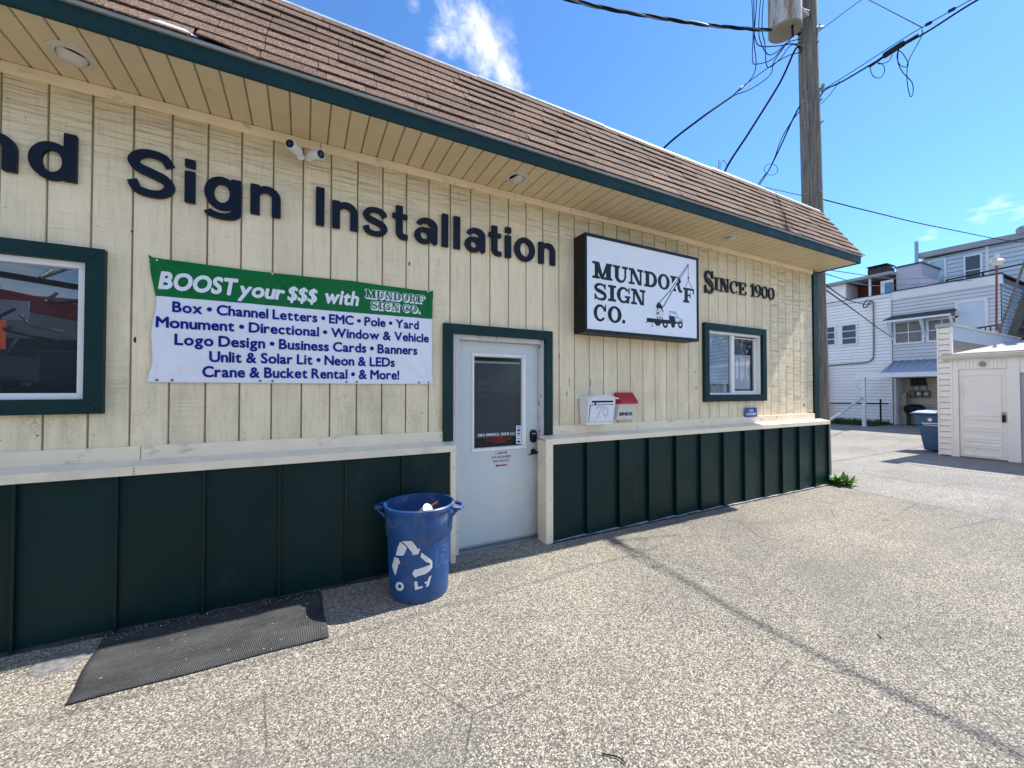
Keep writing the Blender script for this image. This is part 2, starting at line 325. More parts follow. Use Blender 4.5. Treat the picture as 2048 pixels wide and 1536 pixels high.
# ------------------------------------------------------------------ mesh helpers
def link(o, parent=None):
    col.objects.link(o)
    if parent is not None: o.parent = parent
    return o
def mesh(name, V, F, mt, parent=None, smooth=False):
    me = bpy.data.meshes.new(name); me.from_pydata([tuple(v) for v in V], [], F); me.materials.append(mt)
    if smooth:
        for p in me.polygons: p.use_smooth = True
    me.update()
    return link(bpy.data.objects.new(name, me), parent)
BF = [(0, 3, 2, 1), (4, 5, 6, 7), (0, 1, 5, 4), (1, 2, 6, 5), (2, 3, 7, 6), (3, 0, 4, 7)]
def bverts(x0, x1, y0, y1, z0, z1):
    return [(x0, y0, z0), (x1, y0, z0), (x1, y1, z0), (x0, y1, z0), (x0, y0, z1), (x1, y0, z1), (x1, y1, z1), (x0, y1, z1)]
class MB:
    def __init__(s): s.V = []; s.F = []
    def add(s, V, F):
        k = len(s.V); s.V += [tuple(v) for v in V]; s.F += [tuple(i + k for i in f) for f in F]; return s
    def box(s, *a): return s.add(bverts(*a), BF)
    def hexa(s, V): return s.add(V, BF)
    def prism(s, prof, axis, a0, a1):
        """extrude a 2-D profile along an axis ('x': prof=(y,z); 'y': prof=(x,z); 'z': prof=(x,y))"""
        n = len(prof); mk = {'x': lambda p, a: (a, p[0], p[1]), 'y': lambda p, a: (p[0], a, p[1]), 'z': lambda p, a: (p[0], p[1], a)}[axis]
        V = [mk(p, a0) for p in prof] + [mk(p, a1) for p in prof]
        F = [tuple(range(n))[::-1], tuple(range(n, 2 * n))] + [(i, (i + 1) % n, n + (i + 1) % n, n + i) for i in range(n)]
        return s.add(V, F)
    def tube(s, pts, r, n=8, caps=True, r1=None):
        pts = [Vector(p) for p in pts]; N = len(pts); V = []; F = []
        up = Vector((0, 0, 1)); prev = None
        for i, p in enumerate(pts):
            t = (pts[min(i + 1, N - 1)] - pts[max(i - 1, 0)]).normalized()
            if prev is None:
                a = t.cross(up);
                if a.length < 1e-3: a = t.cross(Vector((1, 0, 0)))
                a.normalize()
            else: a = (prev - t * prev.dot(t)).normalized()
            prev = a; b = t.cross(a)
            rr = r if r1 is None else r + (r1 - r) * i / (N - 1)
            for k in range(n):
                q = 2 * math.pi * k / n; V.append(p + a * (math.cos(q) * rr) + b * (math.sin(q) * rr))
        for i in range(N - 1):
            for k in range(n):
                F.append((i * n + k, i * n + (k + 1) % n, (i + 1) * n + (k + 1) % n, (i + 1) * n + k))
        if caps: F.append(tuple(range(n))[::-1]); F.append(tuple((N - 1) * n + k for k in range(n)))
        return s.add(V, F)
    def lathe(s, prof, n=32, c=(0, 0, 0), M=None):
        """revolve (r, z) profile about z through c, optional matrix"""
        V = []; F = []
        for r, z in prof:
            for k in range(n):
                q = 2 * math.pi * k / n; V.append(Vector((r * math.cos(q), r * math.sin(q), z)))
        if M is not None: V = [M @ v for v in V]
        V = [v + Vector(c) for v in V]
        for i in range(len(prof) - 1):
            for k in range(n): F.append((i * n + k, i * n + (k + 1) % n, (i + 1) * n + (k + 1) % n, (i + 1) * n + k))
        if prof[0][0] > 1e-6: F.append(tuple(range(n))[::-1])
        if prof[-1][0] > 1e-6: F.append(tuple((len(prof) - 1) * n + k for k in range(n)))
        return s.add(V, F)
    def obj(s, name, mt, parent=None, smooth=False, bevel=0.0):
        o = mesh(name, s.V, s.F, mt, parent, smooth)
        if bevel:
            b = o.modifiers.new('bevel', 'BEVEL'); b.width = bevel; b.segments = 2; b.limit_method = 'ANGLE'; b.angle_limit = R(40)
        if smooth:
            try: o.data.shade_auto_smooth = None
            except Exception: pass
            mod_smooth(o)
        return o
def mod_smooth(o, ang=40):
    """sharp edges where faces meet above the angle, smooth elsewhere"""
    me = o.data; bm = bmesh.new(); bm.from_mesh(me)
    for e in bm.edges:
        e.smooth = len(e.link_faces) == 2 and e.calc_face_angle(0) < R(ang)
    for f in bm.faces: f.smooth = True
    bm.to_mesh(me); bm.free()
def bx(name, x0, x1, y0, y1, z0, z1, mt, parent=None, bevel=0.0):
    return MB().box(x0, x1, y0, y1, z0, z1).obj(name, mt, parent, bevel=bevel)
def thing(name, label, cat, loc=(0, 0, 0), group=None):
    o = bpy.data.objects.new(name, None); o.empty_display_size = .1; col.objects.link(o); o.location = loc
    o['label'] = label; o['category'] = cat
    if group: o['group'] = group
    return o
class Root:
    """Empty at the thing's base while its parts are modelled in world coordinates"""
def T(name, label, cat, loc=(0, 0, 0), group=None):
    o = thing(name, label, cat, loc, group); roots.append(o); return o
roots = []
def tag(o, label, cat, group=None):
    o['label'] = label; o['category'] = cat
    if group: o['group'] = group
    return o
def struct(o): o['kind'] = 'structure'; return o
def stuff(o): o['kind'] = 'stuff'; return o
def spline(pts, n=8):
    """Catmull-Rom through points"""
    P = [Vector(p) for p in pts]; P = [P[0] * 2 - P[1]] + P + [P[-1] * 2 - P[-2]]; out = []
    for i in range(1, len(P) - 2):
        for k in range(n):
            t = k / n; a, b, c, d = P[i - 1], P[i], P[i + 1], P[i + 2]
            out.append(.5 * ((2 * b) + (-a + c) * t + (2 * a - 5 * b + 4 * c - d) * t * t + (-a + 3 * b - 3 * c + d) * t ** 3))
    out.append(P[-2]); return out

# ------------------------------------------------------------------ lettering: glyph fields and contour meshes
def _pts(c): return np.array(c, float)
def rect(x0, y0, x1, y1): return [_pts([(x0, y0), (x1, y0), (x1, y1), (x0, y1)])]
def poly(*p): return [_pts(p)]
def ell(cx, cy, rx, ry, n=40):
    a = np.linspace(0, 2 * np.pi, n, endpoint=False); return np.stack([cx + rx * np.cos(a), cy + ry * np.sin(a)], 1)
def ring(cx, cy, rx, ry, ix, iy): return [ell(cx, cy, rx, ry), ell(cx, cy, ix, iy)]
def disc(cx, cy, r, ry=None): return [ell(cx, cy, r, ry or r)]
def strip(pts, ws, cr=True, n=6):
    if cr: P = np.array([(v.x, v.y) for v in spline([(x, y, 0) for x, y in pts], n)])
    else: P = _pts(pts)
    w = np.interp(np.linspace(0, 1, len(P)), np.linspace(0, 1, len(ws)), ws)
    d = np.gradient(P, axis=0); d /= np.linalg.norm(d, axis=1)[:, None]; nn = np.stack([-d[:, 1], d[:, 0]], 1)
    return [np.concatenate([P + nn * w[:, None] / 2, (P - nn * w[:, None] / 2)[::-1]])]
def arc(cx, cy, rx, ry, a0, a1, ws, n=20):
    a = np.radians(np.linspace(a0, a1, n)); return strip(np.stack([cx + rx * np.cos(a), cy + ry * np.sin(a)], 1), ws, cr=False)
def segs_of(prim):
    A = np.concatenate([c for c in prim]); B = np.concatenate([np.roll(c, -1, 0) for c in prim]); return A, B
def field_segs(A, B, GX, GY):
    px = GX.ravel()[:, None]; py = GY.ravel()[:, None]
    ax, ay, bx_, by = A[:, 0][None], A[:, 1][None], B[:, 0][None], B[:, 1][None]
    dx, dy = bx_ - ax, by - ay; L = dx * dx + dy * dy + 1e-12
    t = np.clip(((px - ax) * dx + (py - ay) * dy) / L, 0, 1)
    d = np.sqrt(((px - ax - t * dx) ** 2 + (py - ay - t * dy) ** 2).min(1))
    cross = ((ay > py) != (by > py)) & (px < dx * (py - ay) / np.where(dy == 0, 1e-12, dy) + ax)
    inside = cross.sum(1) % 2 == 1
    return np.where(inside, d, -d).reshape(GX.shape)
def glyph_mesh(prims, cell, offset=0.0, scale=(1, 1)):
    """prims: list of contour lists (even-odd) or (A,B) segment pairs, in glyph units; returns 2-D verts, faces, boundary edges"""
    S = np.array(scale, float); prs = []
    for p in prims:
        A, B = p if isinstance(p, tuple) else segs_of(p)
        prs.append((A * S, B * S))
    lo = np.min([A.min(0) for A, _ in prs], 0) - cell * 1.5 - offset; hi = np.max([A.max(0) for A, _ in prs], 0) + cell * 1.5 + offset
    nx = int(math.ceil((hi[0] - lo[0]) / cell)) + 1; ny = int(math.ceil((hi[1] - lo[1]) / cell)) + 1
    gx = lo[0] + np.arange(nx) * cell; gy = lo[1] + np.arange(ny) * cell
    GX, GY = np.meshgrid(gx, gy, indexing='ij'); F = None
    for A, B in prs:
        f = field_segs(A, B, GX, GY); F = f if F is None else np.maximum(F, f)
    F = F + offset; F[np.abs(F) < cell * .02] = cell * .02
    V = []; idx = {}; faces = []; edges = []
    def vid(key, p):
        if key not in idx: idx[key] = len(V); V.append(p)
        return idx[key]
    ins = F > 0
    act = ins[:-1, :-1] | ins[1:, :-1] | ins[1:, 1:] | ins[:-1, 1:]
    for i, j in zip(*np.nonzero(act)):
        cs = [(i, j), (i + 1, j), (i + 1, j + 1), (i, j + 1)]
        f = [F[c] for c in cs]; pl = []; cutp = []
        for k in range(4):
            a, b = cs[k], cs[(k + 1) % 4]; fa, fb = f[k], f[(k + 1) % 4]
            if fa > 0: pl.append(vid(('c',) + a, (gx[a[0]], gy[a[1]])))
            if (fa > 0) != (fb > 0):
                t = fa / (fa - fb); q = vid(('e',) + min(a, b) + max(a, b), (gx[a[0]] + (gx[b[0]] - gx[a[0]]) * t, gy[a[1]] + (gy[b[1]] - gy[a[1]]) * t))
                pl.append(q); cutp.append((q, fa > 0))
        if len(pl) >= 3: faces.append(tuple(pl))
        if len(cutp) == 2:
            o = next(q for q, out in cutp if out); e = next(q for q, out in cutp if not out); edges.append((o, e))
    return V, faces, edges
def glyph_obj(name, prims, mp, mt, parent, cell, depth=0.0, offset=0.0, scale=(1, 1)):
    """mp(u, v, d) -> 3-D point; d=depth is the outer face"""
    V, F, E = glyph_mesh(prims, cell, offset, scale)
    P = [mp(u, v, depth) for u, v in V]; faces = list(F)
    if depth > .0015:
        k = len(P); P += [mp(u, v, 0) for u, v in V]
        faces += [(b, a, a + k, b + k) for a, b in E]
    return mesh(name, P, faces, mt, parent)
# glyph outlines from Blender's built-in face
_fc = {}
def font_glyph(ch):
    if ch in _fc: return _fc[ch]
    cu = bpy.data.curves.new('glyph', 'FONT'); cu.body = ch; cu.size = 1; cu.resolution_u = 4
    ob = bpy.data.objects.new('glyph', cu); me = ob.to_mesh()
    cnt = {}
    for p in me.polygons:
        for e in p.edge_keys: cnt[e] = cnt.get(e, 0) + 1
    co_ = np.array([(v.co.x, v.co.y) for v in me.vertices]) if len(me.vertices) else np.zeros((0, 2))
    eb = [e for e, n in cnt.items() if n == 1]
    if eb:
        A = co_[[e[0] for e in eb]]; B = co_[[e[1] for e in eb]]; x0, x1 = co_[:, 0].min(), co_[:, 0].max(); r = (A, B, x0, x1)
    else: r = None
    ob.to_mesh_clear(); bpy.data.objects.remove(ob); bpy.data.curves.remove(cu); _fc[ch] = r; return r
CAPH = None
def text_line(name, s, x0, x1, zb, cap, mp, mt, parent, bold=.03, shear=0.0, gap=.075, depth=.0008, cellf=.055, space=.28):
    """one printed line as one object, fitted to the measured width"""
    global CAPH
    if CAPH is None:
        g = font_glyph('H'); CAPH = max(g[0][:, 1].max(), g[1][:, 1].max())
    adv = 0; items = []; wi = 0
    for ch in s:
        if ch == ' ': adv += space; wi += 1; continue
        g = font_glyph(ch)
        if g is None: continue
        A, B, gx0, gx1 = g; items.append((A - [gx0, 0], B - [gx0, 0], adv, wi)); adv += (gx1 - gx0) + gap + bold
    adv -= gap + bold
    sy = cap / CAPH; sx = (x1 - x0) / adv
    words = {}
    for A, B, ad, wi in items:
        SA = A.copy(); SB = B.copy(); SA[:, 0] += SA[:, 1] * shear; SB[:, 0] += SB[:, 1] * shear
        v, f, e = glyph_mesh([(SA, SB)], cellf * CAPH, bold)
        V, F = words.setdefault(wi, ([], [])); k = len(V)
        V += [mp(x0 + (u + ad) * sx, zb + w * sy, depth) for u, w in v]; F += [tuple(i + k for i in ff) for ff in f]
    for V, F in words.values(): mesh(name, V, F, mt, parent)

# slab serif capitals in a unit box: st stem, hr hairline, sb slab thickness
def slab(ch, st=.27, hr=.125, sb=.14):
    if ch == 'M': return [rect(0, 0, .36, sb), rect(.56, 0, 1, sb), rect(0, 1 - sb, .30, 1), rect(.72, 1 - sb, 1, 1), rect(.12, 0, .12 + hr + .04, 1), rect(.68, 0, .68 + st * .9, 1), poly((.10, 1), (.34, 1), (.56, 0), (.42, 0)), poly((.70, 1), (.86, 1), (.52, 0), (.42, 0))]
    if ch == 'U': return [rect(0, 1 - sb, .46, 1), rect(.60, 1 - sb, 1, 1), rect(.11, .3, .11 + st * .95, 1), rect(.76, .3, .76 + hr, 1),
                          [np.concatenate([ell(.485, .36, .375, .38, 60)[30:60], [(.86, .36)], [(.76, .40)], ell(.555, .40, .205, .27, 60)[30:60][::-1], [(.11, .40)]])]]
    if ch == 'N': return [rect(0, 0, .40, sb), rect(0, 1 - sb, .30, 1), rect(.60, 1 - sb, 1, 1), rect(.13, 0, .13 + hr, 1), rect(.77, 0, .77 + hr, 1), poly((.08, 1), (.36, 1), (.87, 0), (.66, 0))]
    if ch == 'D': return [rect(0, 0, .5, sb), rect(0, 1 - sb, .5, 1), rect(.12, 0, .12 + st, 1),
                          [np.concatenate([[(.4, 0)], ell(.5, .5, .5, .5, 60)[45:], ell(.5, .5, .5, .5, 60)[:16], [(.4, 1), (.4, 1 - sb)], ell(.46, .5, .28, .5 - sb, 60)[:16][::-1], ell(.46, .5, .28, .5 - sb, 60)[45:][::-1], [(.4, sb)]])]]
    if ch == 'O' or ch == '0': return [ring(.5, .5, .5, .5, .5 - st, .5 - hr)]
    if ch == 'R': return [rect(0, 0, .45, sb), rect(0, 1 - sb, .45, 1), rect(.11, 0, .11 + st, 1),
                          [np.concatenate([[(.3, .46)], ell(.48, .73, .37, .27, 60)[45:], ell(.48, .73, .37, .27, 60)[:16], [(.3, 1), (.3, .9)], ell(.46, .74, .16, .17, 60)[:16][::-1], ell(.46, .74, .16, .17, 60)[45:][::-1], [(.3, .57)]])],
                          strip([(.42, .52), (.62, .44), (.70, .22), (.78, .06), (.90, .03), (.97, .12)], [.12, .2, .24, .22, .10, .07])]
    if ch == 'F': return [rect(0, 0, .55, sb), rect(0, 1 - sb, 1, 1), rect(.12, 0, .12 + st * 1.1, 1), rect(.3, .46, .66, .56), rect(.60, .34, .68, .70), rect(.90, .64, 1, 1)]
    if ch == 'E': return [rect(0, 0, 1, sb), rect(0, 1 - sb, 1, 1), rect(.14, 0, .14 + st * 1.1, 1), rect(.3, .47, .66, .55), rect(.60, .36, .67, .68), rect(.90, .70, .99, 1), rect(.92, 0, 1, .32)]
    if ch == 'I': return [rect(0, 0, 1, sb), rect(0, 1 - sb, 1, 1), rect(.5 - st * .9, 0, .5 + st * .9, 1)]
    if ch == 'S': return [strip([(.86, .70), (.76, .88), (.50, .945), (.24, .88), (.14, .74), (.24, .60), (.50, .52), (.78, .41), (.88, .26), (.76, .10), (.50, .055), (.24, .12), (.12, .31)], [.09, .11, hr, .17, st * .8, .22, .24, .22, st * .8, .17, hr, .11, .09]),
                          rect(.82, .66, .91, 1), rect(.06, 0, .15, .36)]
    if ch == 'C' or ch == 'G':
        w = [hr * 1.2, hr, st * .7, st, st * .7, hr, hr * 1.2]
        g = [arc(.5, .5, .5 - st * .5, .5 - hr * .55, 38, 322 if ch == 'C' else 318, w, 40), rect(.86, .62, .95, 1)]
        if ch == 'C': g.append(disc(.84, .70, .09, .1))
        else: g += [rect(.60, .34, 1.0, .34 + sb * .9), rect(.74, .02, .92, .42)]
        return g
    if ch == '1': return [rect(.05, 0, .95, sb), rect(.36, 0, .36 + .34, 1), poly((.0, .80), (.36, 1), (.5, 1), (.5, .86), (.1, .74))]
    if ch == '9': return [ring(.46, .68, .46, .32, .46 - st * .9, .32 - hr), strip([(.86, .70), (.86, .45), (.66, .18), (.26, .02)], [st * .8, st * .9, st * .6, .10])]
    if ch == '.': return [disc(.5, .5, .5)]
    return []

# grotesque bold letters, metres, cap height .305
H_, XH, ST, TH = .305, .225, .060, .050
def sans(ch):
    if ch == 'n': return [rect(0, 0, ST, XH), rect(.138, 0, .198, .145), arc(.105, .140, .063, .061, 0, 175, [ST, .055, TH, .045, .03])]
    if ch == 'd': return [ring(.103, .1125, .103, .120, .046, .070), rect(.155, 0, .215, H_)]
    if ch == 'g': return [ring(.103, .108, .103, .120, .046, .070), rect(.158, -.02, .218, XH), arc(.103, -.020, .085, .038, 0, -170, [ST, .055, .042, .045, .052])]
    if ch == 'i': return [rect(0, 0, ST, .222), rect(0, .250, ST, H_)]
    if ch == 'l': return [rect(0, 0, ST + .001, H_)]
    if ch == 'I': return [rect(0, 0, .062, H_)]
    if ch == 'o': return [ring(.118, .1125, .118, .122, .058, .072)]
    if ch == 't': return [rect(.030, .06, .090, .292), rect(0, .180, .130, .222), arc(.105, .062, .045, .040, 180, 275, [ST, .055, .046]), rect(.105, -.001, .134, .045)]
    if ch == 'a': return [arc(.107, .160, .068, .049, 170, 0, [.046, .046, .048, .056, ST]), rect(.145, .03, .205, .165), strip([(.175, .06), (.178, .03), (.196, .005)], [ST, .052, .03]),
                          ring(.085, .070, .085, .075, .032, .033), rect(.085, .100, .17, .143), ]
    S = [(.88, .71), (.76, .87), (.50, .925), (.25, .87), (.13, .72), (.25, .585), (.50, .51), (.76, .42), (.875, .27), (.75, .12), (.50, .075), (.22, .13), (.11, .31)]
    if ch == 'S': return [strip([(x * .257, y * .322 - .008) for x, y in S], [.056, .052, .048, .052, .058, .060, .060, .060, .058, .052, .048, .052, .056])]
    if ch == 's': return [strip([(x * .200, y * .240 - .008) for x, y in S], [.050, .045, .040, .044, .050, .052, .052, .052, .050, .044, .040, .045, .050])]

def pane(x0, x1, y, z0, z1, mt, par):
    return mesh('pane', [(x0, y, z0), (x1, y, z0), (x1, y, z1), (x0, y, z1)], [(0, 1, 2, 3)], mt, par)
# ================================================================== GROUND
def sheet(name, x0, x1, y0, y1, z, mt, nx=2, ny=2):
    V = [(x0 + (x1 - x0) * i / nx, y0 + (y1 - y0) * j / ny, z) for i in range(nx + 1) for j in range(ny + 1)]
    F = [(i * (ny + 1) + j, (i + 1) * (ny + 1) + j, (i + 1) * (ny + 1) + j + 1, i * (ny + 1) + j + 1) for i in range(nx) for j in range(ny)]
    return mesh(name, V, F, mt)
m_far = simple('far_ground', (.16, .155, .13), .9, .2, .3)
struct(sheet('ground', -220, 260, -220, 220, -.03, m_far))
al = struct(mesh('alley_road', [(8.2, -40, -.008), (26, -40, -.008), (26, 40, -.008), (8.2, 40, -.008)], [(0, 1, 2, 3)], m_alley))
# lot slab: edge along the alley broken by a narrow open joint
edge = []
for k in range(81):
    y = -30 + 30.3 * k / 80
    edge.append((9.07 + .165 * y * .95 + .012 * math.sin(y * 9) + rnd.uniform(-.008, .008), y))
V = [(x, y, 0) for x, y in edge] + [(-40, .3, 0), (-40, -30, 0)]
n = len(V); V2 = V + [(x, y, -.02) for x, y, z in V]
struct(mesh('parking_lot', V2, [tuple(range(n))] + [(i, (i + 1) % n, n + (i + 1) % n, n + i) for i in range(n)], m_lot))
V = [(x + .016, y, -.003) for x, y in edge] + [(11.4 + rnd.uniform(-.02, .02), y, -.003) for x, y in edge[::-1]]
struct(mesh('asphalt_strip', V, [(i, i + 1, len(V) - 2 - i, len(V) - 1 - i) for i in range(80)], m_alley))
V = []; 
for (x, y) in edge: V += [(x - .004, y, .0012), (x + .018 + rnd.uniform(-.006, .010), y, -.001)]
struct(mesh('pavement_joint', V, [(2 * i, 2 * i + 1, 2 * i + 3, 2 * i + 2) for i in range(80)], simple('joint_dirt', (.035, .030, .026), .9, .4, 14)))
# small round dark patch on the ground at the left
cv = MB().lathe([(.0, .004), (.105, .004), (.112, .0)], 28, (.225, -.36, .001)).obj('ground_patch', simple('rough_dark_patch', (.17, .165, .16), .85, .45, 30, bump=.8, bs=110))
tag(cv, 'round dark patch on the ground at the left end of the mat', 'patch')

# ================================================================== SIGN COMPANY BUILDING
bld = T('commercial_building', 'single storey cream board building with dark green metal base and brown shingled mansard', 'building', (4, 4, 0))
W0, W1 = -2.1, 8.92
bx('wall_core', W0, 8.93, .16, 8.0, 0, 4.42, m_dark, bld)
# openings (x0, x1, z0, z1) behind which the core is cut by rooms
OPEN = [(-1.25, .2032, 1.42, 2.40), (2.6416, 3.6576, 0, 2.10), (6.24, 7.46, 1.42, 2.40)]
BP = .2032
def split_z(x0, x1, z0, z1):
    seg = [(z0, z1)]
    for a, b, c, d in OPEN:
        if x0 + .02 < b and x1 - .02 > a:
            new = []
            for s, e in seg:
                if c > s + .02: new.append((s, min(e, c)))
                if d < e - .02: new.append((max(s, d), e))
            seg = [q for q in new if q[1] - q[0] > .03]
    return seg
back = MB()
for i in range(-10, 44):
    X0, X1 = i * BP, min((i + 1) * BP, 8.90)
    if X1 - X0 < .03: continue
    cuts = sorted({X0, X1} | {q for o_ in OPEN for q in o_[:2] if X0 + .005 < q < X1 - .005})
    brd = MB(); y = rnd.uniform(-.0008, .0008)
    for x0, x1 in zip(cuts[:-1], cuts[1:]):
        L0 = [(x0 + .0052, .012), (x0 + .0062, y + .002), (x0 + .0082, y)] if x0 == X0 else [(x0, .012), (x0, y)]
        L1 = [(x1 - .0082, y), (x1 - .0062, y + .002), (x1 - .0052, .012)] if x1 == X1 else [(x1, y), (x1, .012)]
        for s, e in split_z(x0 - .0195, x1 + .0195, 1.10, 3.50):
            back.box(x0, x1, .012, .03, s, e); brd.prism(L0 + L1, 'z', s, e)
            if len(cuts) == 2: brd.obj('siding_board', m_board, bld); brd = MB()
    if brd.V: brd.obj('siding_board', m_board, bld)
back.obj('groove_backing', m_groove, bld)
# frieze under the soffit in lengths, sill board above the ledge
for a, b in ((W0, -.9), (-.895, 1.542), (1.546, 4.0), (4.004, 6.5), (6.504, 8.90)):
    bx('frieze_board', a, b, -.022, .0, 3.458, 3.524, m_trimcream, bld, .003)
for a, b in ((W0, .47), (.474, 2.568), (3.752, 5.95), (5.954, 8.90)):
    bx('sill_board', a, b, -.024, .004, 1.060, 1.158, m_trimcream, bld, .004)
# corner trim, cream return then dark teal
bx('corner_trim', 8.905, 9.05, -.026, .06, 1.06, 3.50, m_teal, bld, .004)
bx('end_wall', 8.93, 9.03, .03, 8.0, 0, 3.5, m_board, bld)
# ledge cap: sloped top and front drip, two runs
def ledge(x0, x1, o=0.0):
    top = MB().prism([(-.026, 1.066), (-.026, 1.052), (-.150 - o, 1.026), (-.152 - o, 1.040)], 'x', x0, x1).obj('ledge_top', m_capgrey, bld)
    MB().prism([(-.1535 - o, 1.041), (-.1480 - o, 1.041), (-.1480 - o, .987), (-.1550 - o, .985)], 'x', x0, x1).obj('ledge_face', m_cap, bld, bevel=.0015)
ledge(W0, .470); ledge(.4705, 2.648); ledge(3.588, 6.3, .016); ledge(6.3005, 9.06, .016)
# screws at the ledge joint
for z in (1.03, 1.012, .996): MB().lathe([(0, .003), (.004, .002), (.004, 0)], 8, M=Matrix.Rotation(R(90), 3, 'X')).obj('screw', m_aludk, bld).location = (.478, -.1555, z)
# door-side end caps of the wainscot
bx('base_end_trim', 2.600, 2.648, -.153, -.004, -.005, 1.024, m_cap, bld, .003)
bx('base_end_trim', 3.588, 3.672, -.168, -.004, -.005, 1.024, m_cap, bld, .003)
for z in (.06, .45, .84, 1.0): 
    for x in (2.625, 3.640):
        s_ = MB().lathe([(0, .003), (.005, .002), (.005, 0)], 8, M=Matrix.Rotation(R(90), 3, 'X')).obj('screw', m_aludk, bld); s_.location = (x, -.1535 if x < 3 else -.1685, z + rnd.uniform(-.01, .01))
# metal wainscot: every pan its own panel with a standing seam at its right edge
def pan(x0, x1, seam=True, lean=0.0, nest=0.0):
    y = -.128; z0, z1 = .012, 1.024
    p = MB().hexa([(x0, y - lean, z0), (x1, y, z0), (x1, -.02, z0), (x0, -.02, z0), (x0, y - lean, z1), (x1, y, z1), (x1, -.02, z1), (x0, -.02, z1)])
    o = p.obj('metal_panel', m_wains, bld)
    if seam:
        d = .020
        MB().prism([(x1 - .008, y + .004), (x1 - .006, y - d), (x1 - .0095, y - d - .002), (x1 - .0095, y - d - .006), (x1 + .005, y - d - .006), (x1 + .006, y + .004)], 'z', z0, z1 - .001).obj('standing_seam', m_rib, o)
    return o
sx = [-2.29, -1.842, -1.393, -.944, -.495, -.046, .3985, .844, 1.292, 1.741, 2.184, 2.597]
for a, b in zip(sx[:-1], sx[1:]): pan(a, b - .001, b < 2.5)
sx = [3.675, 4.104, 4.556, 5.006, 5.462, 5.912, 6.362, 6.812, 7.264, 7.716, 8.164, 8.613, 9.04]
def pan_fold(x0, x1):
    MB().prism([(x0, -.160), (x1 - .001, -.1235), (x1 - .001, -.10), (x0 + .004, -.10)], 'z', .012, 1.024).obj('metal_panel', m_wains, bld)
for a, b in zip(sx[:-1], sx[1:]): pan_fold(a, b)
bx('base_core', W0, 2.596, -.019, .15, 0, 1.05, m_dark, bld); bx('base_core', 3.676, 9.03, -.019, .15, 0, 1.05, m_dark, bld)
bx('panel_corner_trim', 9.041, 9.06, -.150, .3, .0, 1.024, m_rib, bld)
m_flw = simple('white_base_flashing', (.40, .42, .44), .4, .1, 10, dirt=((.25, .24, .22), .52, .7, 14, (1, 1, 1), .6))
MB().prism([(-.120, .012), (-.165, .012), (-.176, .003), (-.172, .001), (-.120, .001)], 'x', 3.674, 9.05).obj('base_flashing', m_flw, bld)
V = []; F = []
m_tar = simple('tar_and_grit', (.03, .029, .028), .9, .4, 18, bump=1.0, bs=50, bd=.01, dirt=((.4, .38, .33), .62, .7, 60, (1, 1, 1), .9))
for x0, x1 in ((W0, 2.60), (3.66, 9.05)):
    n = int((x1 - x0) / .06); V = []; F = []
    for k in range(n + 1):
        x = x0 + (x1 - x0) * k / n; w = .020 + rnd.uniform(0, .020) if x0 < 0 else .008 + rnd.uniform(0, .008); b0 = -.128 if x0 < 0 else -.176
        V += [(x, b0, .012 + rnd.uniform(0, .008)), (x, b0 - w, .0015)]
    F = [(2 * i, 2 * i + 1, 2 * i + 3, 2 * i + 2) for i in range(n)]
    mesh('tar_joint', V, F, m_tar, bld)

m_scar = simple('bare_dark_wood', (.045, .028, .018), .9, .5, 60)
def scar(x, z, w, h, sd_):
    rr_ = random.Random(sd_); n = 11; V = []
    for k in range(n):
        a = 2 * math.pi * k / n; q = rr_.uniform(.55, 1.15); V.append((x + w * q * math.cos(a), -.0022, z + h * q * math.sin(a)))
    mesh('paint_scar', V, [tuple(range(n))], m_scar, bld)
for i_, (x, z, w, h) in enumerate(((.428, 1.872, .007, .026), (2.262, 2.655, .008, .024), (.405, 2.60, .006, .008), (.93, 2.655, .004, .004), (3.96, 1.50, .006, .045), (3.99, 1.62, .004, .05), (4.28, 1.62, .004, .06), (6.02, 1.78, .02, .012), (6.03, 1.57, .014, .02), (8.62, 1.30, .022, .03), (8.60, 1.38, .010, .02), (1.92, 1.55, .004, .004), (2.38, 1.33, .005, .008), (-.02, 1.25, .006, .006), (3.86, 1.9, .005, .035))): scar(x, z, w, h, i_)
# nails: two courses on every second board
for i_ in range(-5, 44, 2):
    for z in (3.30, 2.62, 1.98, 1.24):
        x = i_ * BP + .03
        if any(a - .1 < x < b + .1 and c - .1 < z < d + .1 for a, b, c, d in OPEN): continue
        MB().lathe([(0, .0012), (.0035, .0008), (.0038, 0)], 8, (x, -.0005, z + rnd.uniform(-.02, .02)), Matrix.Rotation(R(90), 3, 'X')).obj('nail', m_groove, bld)
# soffit planks, exposed grooves between
for k in range(-17, 71):
    x0 = .058 + .12804 * k; x1 = x0 + .12804
    if x1 > 9.12: x1 = 9.12
    if x1 - x0 < .02 or x0 < W0: continue
    MB().prism([(x0 + .0045, 3.534), (x0 + .007, 3.5265), (x1 - .007, 3.5265), (x1 - .0045, 3.534)], 'y', -.548, -.004).obj('soffit_plank', m_soffit, bld)
bx('soffit_backing', W0, 9.12, -.548, .12, 3.5345, 3.54, m_groove, bld)
# fascia with a rolled lower lip, drip edge
MB().prism([(-.549, 3.515), (-.556, 3.508), (-.566, 3.509), (-.572, 3.518), (-.570, 3.545), (-.574, 3.610), (-.549, 3.612)], 'x', W0, 9.135).obj('fascia', m_teal, bld, smooth=True)
bx('fascia_return', 9.122, 9.134, -.548, .30, 3.512, 3.61, m_teal, bld)
MB().prism([(-.560, 3.6125), (-.590, 3.612), (-.594, 3.632), (-.560, 3.650)], 'x', W0, 9.15).obj('drip_edge', m_drip, bld)
